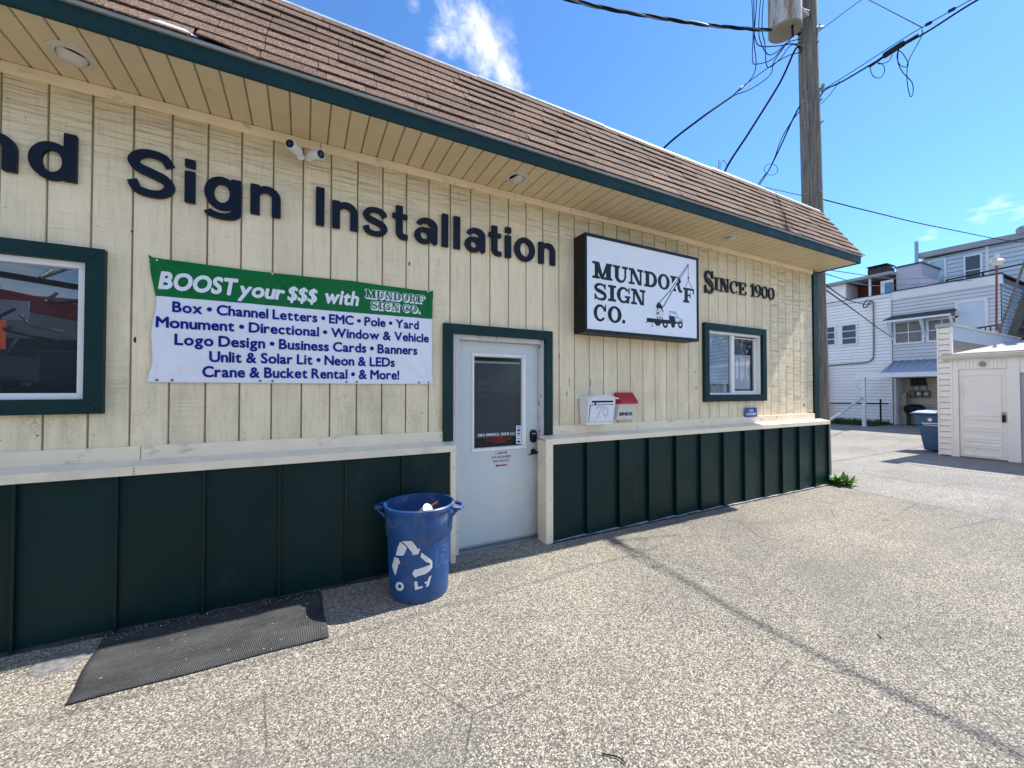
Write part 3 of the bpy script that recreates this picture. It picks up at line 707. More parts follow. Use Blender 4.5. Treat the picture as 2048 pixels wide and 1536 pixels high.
# mansard deck
RS, RZ = (-.585, 3.636), (.0, 4.576)
L = math.hypot(RZ[0] - RS[0], RZ[1] - RS[1]); sd = ((RZ[0] - RS[0]) / L, (RZ[1] - RS[1]) / L); nd = (-sd[1], sd[0])
m_deck = simple('roof_underlay', (.03, .022, .018), .9)
MB().prism([(RS[0] + .01, RS[1]), (RZ[0] + .006, RZ[1] - .01), (.5, 4.56), (.5, 3.60), (-.5, 3.60)], 'x', W0, 9.16).obj('roof_deck', m_deck, bld)
bx('flat_roof', W0, 9.16, .501, 8.0, 4.30, 4.50, m_flash, bld)
def shingle(x0, x1, s0, s1, butt, parent, warp=0.0):
    def P(x, s, nn): return (x, RS[0] + sd[0] * s + nd[0] * nn, RS[1] + sd[1] * s + nd[1] * nn)
    a, b = butt, butt - .0085
    V = [P(x0, s0, b), P(x1, s0 + warp, b), P(x1, s1, -.004), P(x0, s1, -.004), P(x0, s0, a), P(x1, s0 + warp, a + warp), P(x1, s1, .003), P(x0, s1, .003)]
    return MB().hexa(V).obj('shingle', m_shingle, parent)
nrow = 9; ex = L / nrow
for r in range(nrow):
    x = -.95 + (r % 2) * .12 + rnd.uniform(-.1, .1)
    while x < 9.10:
        w = rnd.choice((.24, .31, .35, .40, .46)) + rnd.uniform(-.02, .02)
        x1 = min(x + w, 9.172 + rnd.uniform(-.012, .012))
        if x1 > 9.05: x1 = 9.172 + rnd.uniform(-.012, .012)
        thick = rnd.random() < .5
        s0 = r * ex + (-.012 if thick else 0) + rnd.uniform(-.003, .003); s1 = min(r * ex + ex + .02, L)
        if not (r == 0 and .60 < x < .9):
            shingle(x + .0022, x1 - .0022, s0, s1, .022 if thick else .0155, bld, rnd.uniform(-.002, .002))
        else:
            o = shingle(x + .02, x1 - .002, s0 + .028, s1, .030, bld, -.03); o.name = 'torn_shingle'
        x = x1
stuff(MB().prism([(RS[0] - .0, RS[1] + .004), (RZ[0], RZ[1] - .004), (RZ[0] + .01, RZ[1] - .012), (RS[0] + .012, RS[1])], 'x', W0, -.95).obj('shingles_beyond', m_shingle, bld))
# bent bright flap of metal where the first course is torn
mesh('bent_flashing', [(.58, -.598, 3.640), (.86, -.600, 3.640), (.80, -.590, 3.672), (.68, -.588, 3.676)], [(0, 1, 2, 3)], m_whiteprint, bld)
# parapet cap in uneven lengths
x = W0
while x < 9.15:
    x1 = min(x + rnd.uniform(.5, 1.3), 9.165); h = rnd.uniform(-.006, .008)
    MB().prism([(-.022, 4.545 + h), (-.026, 4.560 + h), (-.006, 4.592 + h), (.14, 4.600 + h), (.14, 4.585)], 'x', x, x1 - .004).obj('roof_cap', m_flash, bld)
    x = x1

# --- window helper on this wall
def wall_window(x0, x1, z0, z1, tw, label_split=None):
    """teal casing round an inset white frame; returns the window parent part"""
    w = MB()
    yf = -.046
    w.prism([(x0, z0), (x1, z0), (x1 - tw, z0 + tw), (x0 + tw, z0 + tw)], 'y', yf, .004)
    w.prism([(x1, z1), (x0, z1), (x0 + tw, z1 - tw), (x1 - tw, z1 - tw)], 'y', yf, .004)
    w.prism([(x0, z1), (x0, z0), (x0 + tw, z0 + tw), (x0 + tw, z1 - tw)], 'y', yf + .0015, .004)
    w.prism([(x1, z0), (x1, z1), (x1 - tw, z1 - tw), (x1 - tw, z0 + tw)], 'y', yf + .0015, .004)
    return w.obj('window', m_teal, bld, bevel=.002)
# left window
w1 = wall_window(-1.30, .286, 1.380, 2.446, .092)
fr = MB(); a0, a1, b0, b1, t = -1.207, .193, 1.473, 2.353, .040
fr.box(a0, a1, -.012, .05, b0, b0 + t); fr.box(a0, a1, -.012, .05, b1 - t, b1); fr.box(a0, a0 + t, -.0115, .05, b0 + t, b1 - t); fr.box(a1 - t, a1, -.0115, .05, b0 + t, b1 - t)
fr.obj('window_frame', m_white, w1, bevel=.003)
pane(a0 + t - .004, a1 - t + .004, .020, b0 + t - .004, b1 - t + .004, m_glass1, w1)
bx('room_box', a0 - .1, a1 + .1, .155, .159, b0 - .1, b1 + .1, m_dark, w1)
# right window: fixed left light, sliding sash at right, things behind
w2 = wall_window(6.158, 7.545, 1.380, 2.440, .092)
fr = MB(); a0, a1, b0, b1 = 6.251, 7.452, 1.473, 2.347
fr.box(a0, a1, -.006, .085, b0, b0 + .026); fr.box(a0, a1, -.006, .085, b1 - .036, b1); fr.box(a0, a0 + .022, -.0055, .085, b0 + .026, b1 - .036); fr.box(a1 - .045, a1, -.0055, .085, b0 + .026, b1 - .036)
fr.obj('window_frame', m_white, w2, bevel=.003)
sh = MB(); c0, c1 = 6.845, a1 - .046
sh.box(6.79, 6.86, .010, .045, b0 + .027, b1 - .037)
sh.obj('meeting_rail', m_white, w2, bevel=.003)
sh = MB(); sh.box(6.861, c1, .038, .062, b0 + .027, b0 + .052); sh.box(6.861, c1, .038, .062, b1 - .068, b1 - .056); sh.box(c1 - .04, c1, .0385, .062, b0 + .053, b1 - .069)
sh.obj('sash_frame', m_white, w2, bevel=.002)
pane(a0 + .018, 6.792, .032, b0 + .022, b1 - .032, m_glass, w2)
pane(6.858, c1 - .036, .050, b0 + .048, b1 - .064, m_glass, w2)
m_blind = simple('blue_grey_blind', (.62, .70, .76), .7, .2, 5)
for z in np.arange(b0 + .18, b1 - .05, .022):
    pass
bl = MB()
for k in range(36):
    z = b0 + .155 + k * .0195; bl.hexa([(a0 + .03, .046, z), (6.78, .046, z), (6.78, .054, z + .012), (a0 + .03, .054, z + .012), (a0 + .03, .045, z + .001), (6.78, .045, z + .001), (6.78, .053, z + .013), (a0 + .03, .053, z + .013)])
stuff(bl.obj('blind_slats', m_blind, w2))
m_room = simple('room_wall_grey', (.13, .16, .18), .8, .25, 3)
bx('room_box', a0 - .1, a1 + .1, .150, .158, b0 - .1, b1 + .1, m_room, w2)
bx('window_poster', 6.90, 7.30, .064, .067, b0 + .08, b1 - .30, simple('grey_poster', (.42, .43, .46), .7, .12, 5), w2)
glyph_obj('poster_print', [strip([(.05, 0), (.05, .28)], [.05, .05], cr=False), rect(.13, -.03, .17, .33), rect(.19, .0, .215, .30), poly((.25, .26), (.34, .28), (.33, .16), (.31, .16)), strip([(.27, .24), (.30, -.02)], [.03, .03], cr=False)], lambda u, v, d: (6.95 + u, .0635 - d, 1.70 + v), simple('pale_print', (.75, .73, .75), .7), w2, .012)
cols_ = [(.35, .55, .62), (.45, .12, .10), (.12, .16, .45), (.5, .42, .12), (.42, .12, .25), (.10, .30, .40), (.06, .25, .12), (.15, .4, .5), (.55, .6, .65)]
for k, c in enumerate(cols_):
    x = 6.31 + k * .050
    bt = MB().lathe([(.017, 0), (.017, .075 + .02 * (k % 3)), (.008, .095 + .02 * (k % 3)), (.008, .11 + .02 * (k % 3)), (0, .11 + .02 * (k % 3))], 10, (x, .054, b0 + .027)).obj('paint_bottle', simple('bottle_colour', tuple(.55 * q + .45 * .38 for q in c), .5), None, smooth=True)
    tag(bt, ['pale aqua bottle, first from the left on the sill behind the small window', 'dark red bottle on the sill inside, beside the pale aqua one', 'deep blue bottle between red and mustard bottles on the inside sill', 'mustard bottle inside the small window between blue and maroon ones', 'maroon bottle inside the small window beside the mustard one', 'teal blue bottle right of the maroon one on the inside sill', 'dark green bottle on the inside sill near the middle rail', 'light teal bottle right of the dark green one inside the window', 'whitish bottle nearest the middle rail inside the small window'][k], 'bottle', 'bottles on the sill inside the small window')

# --- door
dr = MB()
dr.prism([(2.569, 2.150), (2.660, 2.058), (3.663, 2.058), (3.752, 2.150)], 'y', -.046, .004)
dr.box(2.569, 2.6595, -.0445, .004, 1.0675, 2.0585) if False else None
dr.prism([(2.569, 2.150), (2.569, 1.0675), (2.660, 1.0675), (2.660, 2.058)], 'y', -.0445, .004)
dr.prism([(3.752, 1.0675), (3.752, 2.150), (3.663, 2.058), (3.663, 1.0675)], 'y', -.0445, .004)
door = dr.obj('door_casing', m_teal, bld, bevel=.002)
bx('door_jamb', 2.649, 2.7285, -.012, .110, .0, 2.012, m_jamb, bld, .002)
bx('door_jamb', 3.6345, 3.700, -.010, .110, .0, 2.012, m_jamb, bld, .002)
bx('door_head', 2.649, 3.700, -.008, .110, 2.013, 2.075, m_jamb, bld, .002)
D = MB()
gx0, gx1, gz0, gz1 = 2.909, 3.433, .968, 1.862; dx0, dx1, dz1 = 2.731, 3.632, 2.010; y0, y1 = .060, .104
D.box(dx0, gx0, y0, y1, .022, dz1); D.box(gx1, dx1, y0, y1, .022, dz1); D.box(gx0, gx1, y0, y1, .022, gz0); D.box(gx0, gx1, y0, y1, gz1, dz1)
slabd = D.obj('door', m_door, bld)
lf = MB()
for a, b, c, d, yy in ((2.878, 3.485, .930, .967, 0), (2.878, 3.485, 1.863, 1.900, 0), (2.878, 2.908, .9675, 1.8625, .0006), (3.434, 3.485, .9675, 1.8625, .0006)):
    lf.prism([(y0 - .001, c), (y0 - .015 + yy, c + .008), (y0 - .015 + yy, d - .008), (y0 - .001, d)], 'x', a, b) if d - c < .1 else lf.prism([(a, y0 - .001), (a + .008, y0 - .015 + yy), (b - .008, y0 - .015 + yy), (b, y0 - .001)], 'z', c, d)
lf.obj('lite_frame', m_white, slabd, bevel=.0015)
pane(gx0 - .002, gx1 + .002, .073, gz0 - .002, gz1 + .002, m_glass_door, slabd)
bx('door_blind', gx0 + .004, gx1 - .004, .088, .094, 1.055, gz1 - .040, simple('dark_grey_shade', (.09, .105, .12), .7, .08, 2), slabd)
bx('shade_roller', gx0 + .008, gx1 - .004, .078, .096, gz1 - .060, gz1 - .040, m_alu, slabd)
bx('room_box', 2.66, 3.70, .120, .158, .0, 2.08, m_dark, bld)
PD = lambda u, v, d: (u, .0595 - d, v)
PG = lambda u, v, d: (u, .0712 - d, v)
text_line('printed_word', 'DBA DERRICK SIGNS LLC', 2.954, 3.370, 1.079, .026, PG, m_whiteprint, slabd, .015, cellf=.09)
for s, a, b, z, h in (('PLEASE', 3.118, 3.220, 1.056, .016), ('CALL IF YOU NEED US LATER', 3.040, 3.318, 1.031, .018), ('717-854-4851', 3.110, 3.252, 1.008, .018)):
    text_line('printed_word', s, a, b, z, h, PG, m_redprint2, slabd, .005, cellf=.11)
for s, a, b, z in (('LARGE', 3.139, 3.268, .895), ('PACKAGES', 3.100, 3.308, .855), ('ON DOCK', 3.108, 3.290, .815)):
    text_line('printed_word', s, a, b, z, .021, PD, m_redprint, slabd, .03, cellf=.09)
glyph_obj('arrow', [poly((0, .011), (.028, .028), (.028, .018), (.137, .018), (.137, .004), (.028, .004), (.028, -.006))], lambda u, v, d: PD(u + 3.132, v + .770, d), m_redprint, slabd, .004, .0008)
for ch, a, b, z0_, z1_ in (('M', 2.946, 3.030, 1.583, 1.630), ('U', 3.036, 3.098, 1.583, 1.630), ('N', 3.104, 3.170, 1.583, 1.630), ('D', 3.177, 3.238, 1.583, 1.630), ('O', 3.244, 3.300, 1.583, 1.630), ('R', 3.304, 3.330, 1.583, 1.630),
                           ('S', 2.948, 2.998, 1.517, 1.563), ('I', 3.004, 3.034, 1.517, 1.563), ('G', 3.040, 3.096, 1.517, 1.563), ('N', 3.102, 3.160, 1.517, 1.563), ('C', 2.948, 3.000, 1.452, 1.500), ('O', 3.004, 3.062, 1.452, 1.500)):
    glyph_obj('frosted_letter', slab(ch), lambda u, v, d, a=a, z0_=z0_: PG(a + u, z0_ + v, d), m_ghost, slabd, .0035, .0008, 0, (b - a, z1_ - z0_))
st_ = bx('sticker_strip', 3.377, 3.432, .0694, .0706, .982, 1.169, m_whiteprint, slabd)
for zz, hh, mm in ((1.146, .010, m_black), (1.108, .026, m_blue_sign), (1.078, .018, m_redprint), (1.060, .008, m_aludk), (1.030, .012, m_aludk), (.994, .020, m_black)):
    bx('sticker', 3.388, 3.421, .0686, .0693, zz, zz + hh, mm, st_)
kp = MB().prism([(3.568 + .039 * math.cos(q), 1.055 + (.028 if math.sin(q) > 0 else -.028) + .039 * math.sin(q)) for q in np.linspace(0, 2 * math.pi, 24, endpoint=False)], 'y', .036, .0595).obj('deadbolt_keypad', m_black, slabd, bevel=.004)
text_line('keypad_print', 'SMART LOCK', 3.545, 3.592, 1.080, .007, lambda u, v, d: (u, .0355 - d, v), m_whiteprint, kp, .05, cellf=.14)
hn = MB().lathe([(0, .026), (.024, .022), (.031, .006), (.031, 0)], 24, (3.572, .0595, .892), Matrix.Rotation(R(90), 3, 'X'))
hn.tube([(3.572, .045, .892), (3.572, .004, .892), (3.585, -.006, .890)], .012, 10)
hn.tube(spline([(3.590, -.006, .889), (3.55, -.010, .884), (3.51, -.006, .878), (3.485, .004, .873)], 5), .0095, 10, r1=.006)
hn.obj('door_handle', m_black, slabd, smooth=True)
bx('strike_plate', 3.6285, 3.6335, .0575, .0600, .862, .925, m_black, slabd)
for x in (2.990, 3.107):
    for z in (1.930, 1.941): MB().lathe([(0, .004), (.0045, .003), (.0055, 0)], 12, (x, .0598, z), Matrix.Rotation(R(90), 3, 'X')).obj('screw', m_alu, slabd)
for z in (1.82, 1.05, .23): bx('hinge', 2.7272, 2.7305, .048, .0595, z - .05, z + .05, m_aludk, bld)
bx('door_sweep', 2.733, 3.630, .048, .0595, .024, .050, m_alu, slabd, .002)
MB().prism([(.110, .0), (.110, .022), (.050, .021), (.012, .010), (.006, .0)], 'x', 2.729, 3.634).obj('threshold', m_aludk, bld)

# ================================================================== WALL LETTERING
wlr = T('wall_lettering', 'large dark navy raised letters reading nd Sign Installation high on the cream wall', 'lettering', (1.8, -.01, 2.85))
def big(ch, x0, x1, base=2.8545):
    pr = sans(ch); mx = {'n': .198, 'd': .215, 'S': .257, 'i': .06, 'g': .218, 'I': .062, 's': .2, 't': .134, 'a': .206, 'l': .061, 'o': .236}[ch]
    s = (x1 - x0) / mx
    o = glyph_obj('letter', pr, lambda u, v, d: (x0 + u, -.006 - d, base + v + rnd.uniform(0, 0)), m_navy, wlr, .0062, .024, 0, (s, 1.0)); return o
for ch, a, b in (('a', -.60, -.36), ('n', -.322, -.121), ('d', -.074, .1415), ('S', .379, .637), ('i', .686, .746), ('g', .797, 1.017), ('n', 1.074, 1.271), ('I', 1.513, 1.576), ('n', 1.632, 1.828), ('s', 1.868, 2.069),
                 ('t', 2.110, 2.242), ('a', 2.301, 2.513), ('l', 2.553, 2.614), ('l', 2.668, 2.730), ('a', 2.779, 2.988), ('t', 3.026, 3.162), ('i', 3.204, 3.269), ('o', 3.310, 3.546), ('n', 3.594, 3.797)):
    big(ch, a, b)
snl = T('raised_lettering', 'charcoal serif raised letters reading Since 1900 above the small window', 'lettering', (7.0, -.01, 2.9))
for ch, a, b, c, d in (('S', 6.190, 6.385, 2.842, 3.155), ('I', 6.392, 6.495, 2.906, 3.080), ('N', 6.510, 6.728, 2.900, 3.086), ('C', 6.738, 6.925, 2.903, 3.080), ('E', 6.936, 7.098, 2.905, 3.078), ('1', 7.215, 7.318, 2.907, 3.096), ('9', 7.322, 7.474, 2.907, 3.096), ('0', 7.482, 7.628, 2.907, 3.093), ('0', 7.645, 7.800, 2.907, 3.093)):
    glyph_obj('letter', slab(ch, .165, .06, .06), lambda u, v, dd, a=a, c=c: (a + u, -.008 - dd, c + v), m_letter, snl, .0050, .018, .0, (b - a, d - c))

# ================================================================== BOX SIGN
sg = T('box_sign', 'black framed illuminated box sign with crane truck drawing reading Mundorf Sign Co.', 'sign', (4.94, -.1, 2.145))
x0, x1, z0, z1 = 4.052, 5.832, 2.145, 3.200
cb = MB(); cb.box(x0, x1, -.185, -.004, z0, z1); cb.obj('cabinet', m_black, sg, bevel=.003)
rt = MB(); yf = -.2055; w = .026
rt.box(x0, x1, yf, -.186, z0, z0 + .036); rt.box(x0, x1, yf, -.186, z1 - .034, z1); rt.box(x0, x0 + w, yf + .0006, -.186, z0 + .036, z1 - .034); rt.box(x1 - .034, x1, yf + .0006, -.186, z0 + .036, z1 - .034)
rt.obj('retainer_frame', simple('black_retainer', (.006, .012, .018), .42, .12, 5, spec=.25), sg, bevel=.002)
fc = bx('sign_face', x0 + w + .001, x1 - .035, -.1985, -.186, z0 + .0365, z1 - .0345, m_face, sg)
FM = lambda u, v, d: (u, -.1988 - d, v)
def fl(prims, mt, x, z, sx_, sz_, cell, d=.0010, off=0.0, name='printed_letter'):
    return glyph_obj(name, prims, lambda u, v, dd: FM(x + u, z + v, dd), mt, fc, cell, d, off, (sx_, sz_))
for ch, a, b, c, d in (('M', 4.150, 4.428, 2.731, 2.912), ('U', 4.440, 4.652, 2.728, 2.912), ('N', 4.666, 4.884, 2.731, 2.912), ('D', 4.902, 5.108, 2.731, 2.912), ('O', 5.121, 5.320, 2.728, 2.915), ('R', 5.332, 5.545, 2.731, 2.912), ('F', 5.554, 5.748, 2.613, 2.796),
                       ('S', 4.170, 4.348, 2.502, 2.684), ('I', 4.366, 4.478, 2.506, 2.682), ('G', 4.489, 4.688, 2.502, 2.684), ('N', 4.700, 4.920, 2.506, 2.682), ('C', 4.166, 4.345, 2.272, 2.456), ('O', 4.360, 4.558, 2.272, 2.456), ('.', 4.566, 4.612, 2.274, 2.318)):
    fl(slab(ch), m_black_print, a, c, b - a, d - c, .0046, off=.0008)
# crane truck drawing: white underlays, then dark shapes
BM = [(5.150, 2.560), (5.205, 2.510), (5.660, 3.080), (5.640, 3.090)]
fl([poly((5.14, 2.575), (5.215, 2.51), (5.47, 2.885), (5.44, 2.905))], m_face, 0, 0, 1, 1, .004, .0016, name='printed_boom')
ck = [strip([(5.150, 2.572), (5.325, 2.728)], [.011, .011], cr=False), strip([(5.205, 2.520), (5.350, 2.712)], [.013, .013], cr=False), strip([(5.320, 2.728), (5.640, 3.090)], [.010, .007], cr=False), strip([(5.350, 2.712), (5.648, 3.072)], [.007, .006], cr=False),
      strip([(5.322, 2.740), (5.345, 2.712)], [.006, .006], cr=False), disc(5.643, 3.082, .011), strip([(5.646, 3.08), (5.646, 2.88)], [.0045, .0045], cr=False), disc(5.646, 2.924, .012, .018),
      strip([(5.646, 2.885), (5.588, 2.803)], [.005, .005], cr=False), strip([(5.646, 2.885), (5.716, 2.803)], [.005, .005], cr=False)]
fl(ck, m_black_print, 0, 0, 1, 1, .0030, .0022, name='printed_boom')
tk = [poly((5.082, 2.512), (5.120, 2.565), (5.150, 2.578), (5.205, 2.515), (5.190, 2.500), (5.212, 2.470), (5.205, 2.455), (5.170, 2.495), (5.130, 2.500), (5.115, 2.470), (5.100, 2.470), (5.108, 2.500)),
      strip([(5.098, 2.46), (5.092, 2.395), (5.20, 2.395), (5.205, 2.46)], [.005, .005, .005, .005], cr=False), poly((5.10, 2.44), (5.135, 2.465), (5.13, 2.425), (5.11, 2.42)), strip([(5.155, 2.48), (5.152, 2.40)], [.005, .005], cr=False), rect(5.105, 2.373, 5.122, 2.39), rect(5.145, 2.373, 5.162, 2.39), rect(5.185, 2.373, 5.2, 2.39),
      poly((4.940, 2.370), (4.940, 2.322), (5.06, 2.322), (5.09, 2.290), (5.14, 2.290), (5.17, 2.322), (5.30, 2.330), (5.40, 2.335), (5.40, 2.375), (5.30, 2.372)), rect(4.918, 2.312, 4.945, 2.322), rect(5.022, 2.275, 5.030, 2.315), rect(5.012, 2.275, 5.038, 2.280),
      ring(5.240, 2.316, .044, .044, .017, .017), disc(5.372, 2.320, .034, .036), ring(5.500, 2.330, .040, .044, .016, .018),
      poly((5.305, 2.335), (5.305, 2.425), (5.40, 2.425), (5.42, 2.335)), strip([(5.308, 2.42), (5.308, 2.478), (5.425, 2.478), (5.425, 2.455)], [.006] * 4, cr=False), strip([(5.330, 2.420), (5.332, 2.466), (5.435, 2.462), (5.462, 2.415), (5.535, 2.398), (5.545, 2.350)], [.006] * 6, cr=False),
      strip([(5.42, 2.41), (5.46, 2.415)], [.006, .006], cr=False), strip([(5.42, 2.44), (5.42, 2.34)], [.005, .005], cr=False), poly((5.42, 2.34), (5.46, 2.34), (5.47, 2.36), (5.42, 2.365)), strip([(5.455, 2.345), (5.47, 2.375), (5.51, 2.385), (5.545, 2.36)], [.006] * 4)]
fl(tk, m_black_print, 0, 0, 1, 1, .0032, .0010, name='printed_truck')

# ================================================================== BANNER
bn = T('vinyl_banner', 'green and white vinyl banner with blue printed list of services nailed to the wall', 'banner', (1.49, -.02, 1.59))
gr_top = [.541, .631, 1.148, 1.219, 1.83, 2.35, 2.429]
def bsurf(x, z):
    """gentle stretch folds running from the nails"""
    u = (x - .5) / 1.97; v = (z - 1.585) / .86
    y = -.014 - .010 * math.sin(math.pi * min(max(v, 0), 1)) * (.6 + .4 * math.sin(u * 9))
    for gx in (.541, 1.219, 2.429):
        dx, dz = x - gx, 2.424 - z; r = math.hypot(dx, dz); a = math.atan2(dx, dz + 1e-6)
        y -= .008 * math.sin(a * 9) * math.exp(-r * 3.2) * min(1, r * 8)
    for gx in (.548, 2.434):
        dx, dz = x - gx, z - 1.60; r = math.hypot(dx, dz); a = math.atan2(dx, dz + 1e-6)
        y -= .008 * math.sin(a * 8 + 1) * math.exp(-r * 3.5) * min(1, r * 8)
    y -= .006 * math.exp(-((x - .53) / .03) ** 2) * math.sin(z * 11) + .003 * math.sin(x * 5.2 + z * 4)
    return y
def bedge(u, v):
    """outline with pulled-in sides and scalloped top"""
    xl = .494 + .034 * math.sin(math.pi * v) ** .7 + (.012 * math.sin(v * 12)) * math.sin(math.pi * v) ; xr = 2.476 - .014 * math.sin(math.pi * v)
    zb = 1.585; zt = 2.441 - .012 * abs(math.sin(u * math.pi * 1.55)) ** .6 + (.010 if u < .01 or u > .99 else 0)
    x = xl + (xr - xl) * u; return x, zb + (zt - zb) * v
NU, NV = 190, 44
GZ = 2.177
def banner_part(name, z_lo, z_hi, mt, n2):
    V = []; F = []
    for i in range(NU + 1):
        for j in range(n2 + 1):
            u = i / NU; x_b, zt = bedge(u, 1.0); zz_hi = zt if z_hi is None else z_hi; zz = z_lo + (zz_hi - z_lo) * j / n2
            v = (zz - 1.585) / (zt - 1.585); x, _ = bedge(u, v); V.append((x, bsurf(x, zz), zz))
    for i in range(NU):
        for j in range(n2): F.append((i * (n2 + 1) + j, (i + 1) * (n2 + 1) + j, (i + 1) * (n2 + 1) + j + 1, i * (n2 + 1) + j + 1))
    o = mesh(name, V, F, mt, bn, True)
    md = o.modifiers.new('thick', 'SOLIDIFY'); md.thickness = .0012; md.offset = 1 if False else -1
    return o
m_bgreen = simple('banner_green', (.0, .145, .030), .36, .08, 2.5, spec=.22)
m_bwhite = simple('banner_white', (.84, .84, .88), .30, .03, 2, spec=.45)
bgp = banner_part('banner_header', GZ, None, m_bgreen, 30)
bwp = banner_part('banner_field', 1.585, GZ, m_bwhite, 56)
BMAP = lambda u, v, d: (u, bsurf(u, v) - .0030 - d, v)
for s, a, b, z, cap, sh_, bo in (('BOOST', .555, .985, 2.232, .112, .18, .042), ('your', 1.010, 1.290, 2.230, .105, .18, .036), ('$$$', 1.322, 1.520, 2.232, .105, .16, .026), ('with', 1.580, 1.830, 2.238, .110, .18, .036)):
    text_line('printed_word', s, a, b, z, cap, BMAP, m_whiteprint, bgp, bo, sh_, gap=.055, cellf=.042)
for s, a, b, z, cap in (('Box • Channel Letters • EMC • Pole • Yard', .630, 2.340, 2.076, .070), ('Monument • Directional • Window & Vehicle', .543, 2.430, 1.964, .071),
                        ('Logo Design • Business Cards • Banners', .644, 2.328, 1.849, .073), ('Unlit & Solar Lit • Neon & LEDs', .840, 2.134, 1.737, .073), ('Crane & Bucket Rental • & More!', .800, 2.173, 1.628, .074)):
    text_line('printed_word', s, a, b, z, cap, BMAP, m_blueprint, bwp, .030, 0, gap=.065, cellf=.05, space=.24)
for row, z, h in ((('M', 1.890, 1.978), ('U', 1.982, 2.046), ('N', 2.050, 2.116), ('D', 2.120, 2.184), ('O', 2.190, 2.250), ('R', 2.256, 2.320), ('F', 2.326, 2.390)), 2.312, .070), ((('S', 1.934, 1.988), ('I', 1.994, 2.028), ('G', 2.034, 2.098), ('N', 2.104, 2.172), ('C', 2.198, 2.258), ('O', 2.264, 2.326), ('.', 2.332, 2.348)), 2.220, .066):
    for ch, a, b in row:
        hh = h if ch != '.' else .018
        for k, (ox, oz) in enumerate(((.010, -.010), (.005, -.005), (0, 0))):
            glyph_obj('printed_letter', slab(ch), lambda u, v, d, a=a, ox=ox, oz=oz, z=z: BMAP(a + u + ox, z + v + oz, d), m_whiteprint, bgp, .0036, .0006 + .0003 * k, .0032 if k == 2 else .002, (b - a, hh))
        glyph_obj('printed_letter', slab(ch), lambda u, v, d, a=a, z=z: BMAP(a + u, z + v, d), m_bgreen, bgp, .0034, .0018, -.0006, (b - a, hh))
for x, z, mm, r_ in [(x, 2.422, m_whiteprint, .006) for x in (.541, 1.219, 2.429)] + [(x, 2.424, m_bgreen, .004) for x in (.631, 1.148, 1.83, 2.35)] + [(x, 1.602, m_aludk, .009) for x in (.548, .631, 1.148, 1.228, 1.748, 1.829, 2.348, 2.434)]:
    MB().lathe([(.0, .004), (r_ * .5, .0035), (r_, .002), (r_, 0)], 14, (x, bsurf(x, z) - .0016, z), Matrix.Rotation(R(90), 3, 'X')).obj('grommet', mm, bn)

# ================================================================== SMALL WALL THINGS
def seccam(base, lens, antenna, label):
    t = T('security_camera', label, 'camera', base, 'white bullet cameras under the soffit')
    B = Vector(base); Lp = Vector(lens)
    MB().lathe([(0, .022), (.020, .020), (.030, .006), (.031, 0)], 20, B, Matrix.Rotation(R(90), 3, 'X')).obj('mount', m_white2, t, smooth=True)
    j = B + Vector((0, -.035, 0)); MB().tube([B + Vector((0, -.01, 0)), j, j + (Lp - j) * .2], .010, 10).obj('bracket', m_white2, t, smooth=True)
    d = (Lp - j).normalized(); q = d.to_track_quat('Z', 'Y').to_matrix(); s0 = Lp - d * .135
    MB().lathe([(0, 0), (.026, .0), (.033, .008), (.034, .12), (.035, .135), (.030, .136), (.0295, .130)], 24, s0, q).obj('housing', m_white2, t, smooth=True)
    fcq = MB().lathe([(.0305, .1362), (.0, .1366)], 24, s0, q).obj('lens_plate', m_black, t)
    MB().lathe([(.011, .1366), (.010, .1395), (0, .1405)], 16, s0, q).obj('lens', m_farglass, fcq, smooth=True)
    for k in range(6):
        a = k * math.pi / 3; off = q @ Vector((.020 * math.cos(a), .020 * math.sin(a), .1368))
        MB().lathe([(0, .001), (.0028, 0)], 8, s0 + off, q).obj('led', m_rib if k % 2 else m_aludk, fcq)
    if antenna: MB().tube([B + Vector((.0, -.045, .0)), B + Vector((.0, -.047, .115))], .0035, 8).obj('antenna', m_white2, t)
    return t
seccam((1.402, -.010, 3.378), (1.333, -.190, 3.362), True, 'white bullet camera with antenna, facing left under the soffit')
seccam((1.462, -.010, 3.385), (1.541, -.180, 3.345), False, 'white bullet camera without antenna, facing right under the soffit')
def eyeball(x, y, ang, label):
    t = T('soffit_light', label, 'light', (x, y, 3.526), 'eyeball lights set in the soffit')
    ml = simple('aged_white_enamel', (.60, .56, .48), .4, .06, 8)
    MB().lathe([(.108, .0), (.106, -.006), (.098, -.010), (.085, -.008), (.080, -.014), (.072, -.012), (.070, .0)], 36, (x, y, 3.5262)).obj('trim_ring', ml, t, smooth=True)
    q = Matrix.Rotation(ang[0], 3, 'Z') @ Matrix.Rotation(ang[1], 3, 'Y')
    MB().lathe([(.069, .01), (.068, -.010), (.060, -.032), (.050, -.046), (.046, -.046), (.042, -.030), (.0, -.026)], 32, (x, y, 3.532), q).obj('eyeball', ml, t, smooth=True)
    MB().lathe([(.040, -.034), (.030, -.040), (0, -.043)], 24, (x, y, 3.532), q).obj('lamp', simple('frosted_lamp', (.62, .63, .62), .25), t, smooth=True)
eyeball(.203, -.266, (R(-60), R(30)), 'nearest eyeball light in the soffit above the big letters at left')
eyeball(3.195, -.285, (R(200), R(38)), 'eyeball light in the soffit above the last letters of the wall lettering')
eyeball(6.352, -.285, (R(190), R(30)), 'farthest eyeball light in the soffit above the raised serif letters')
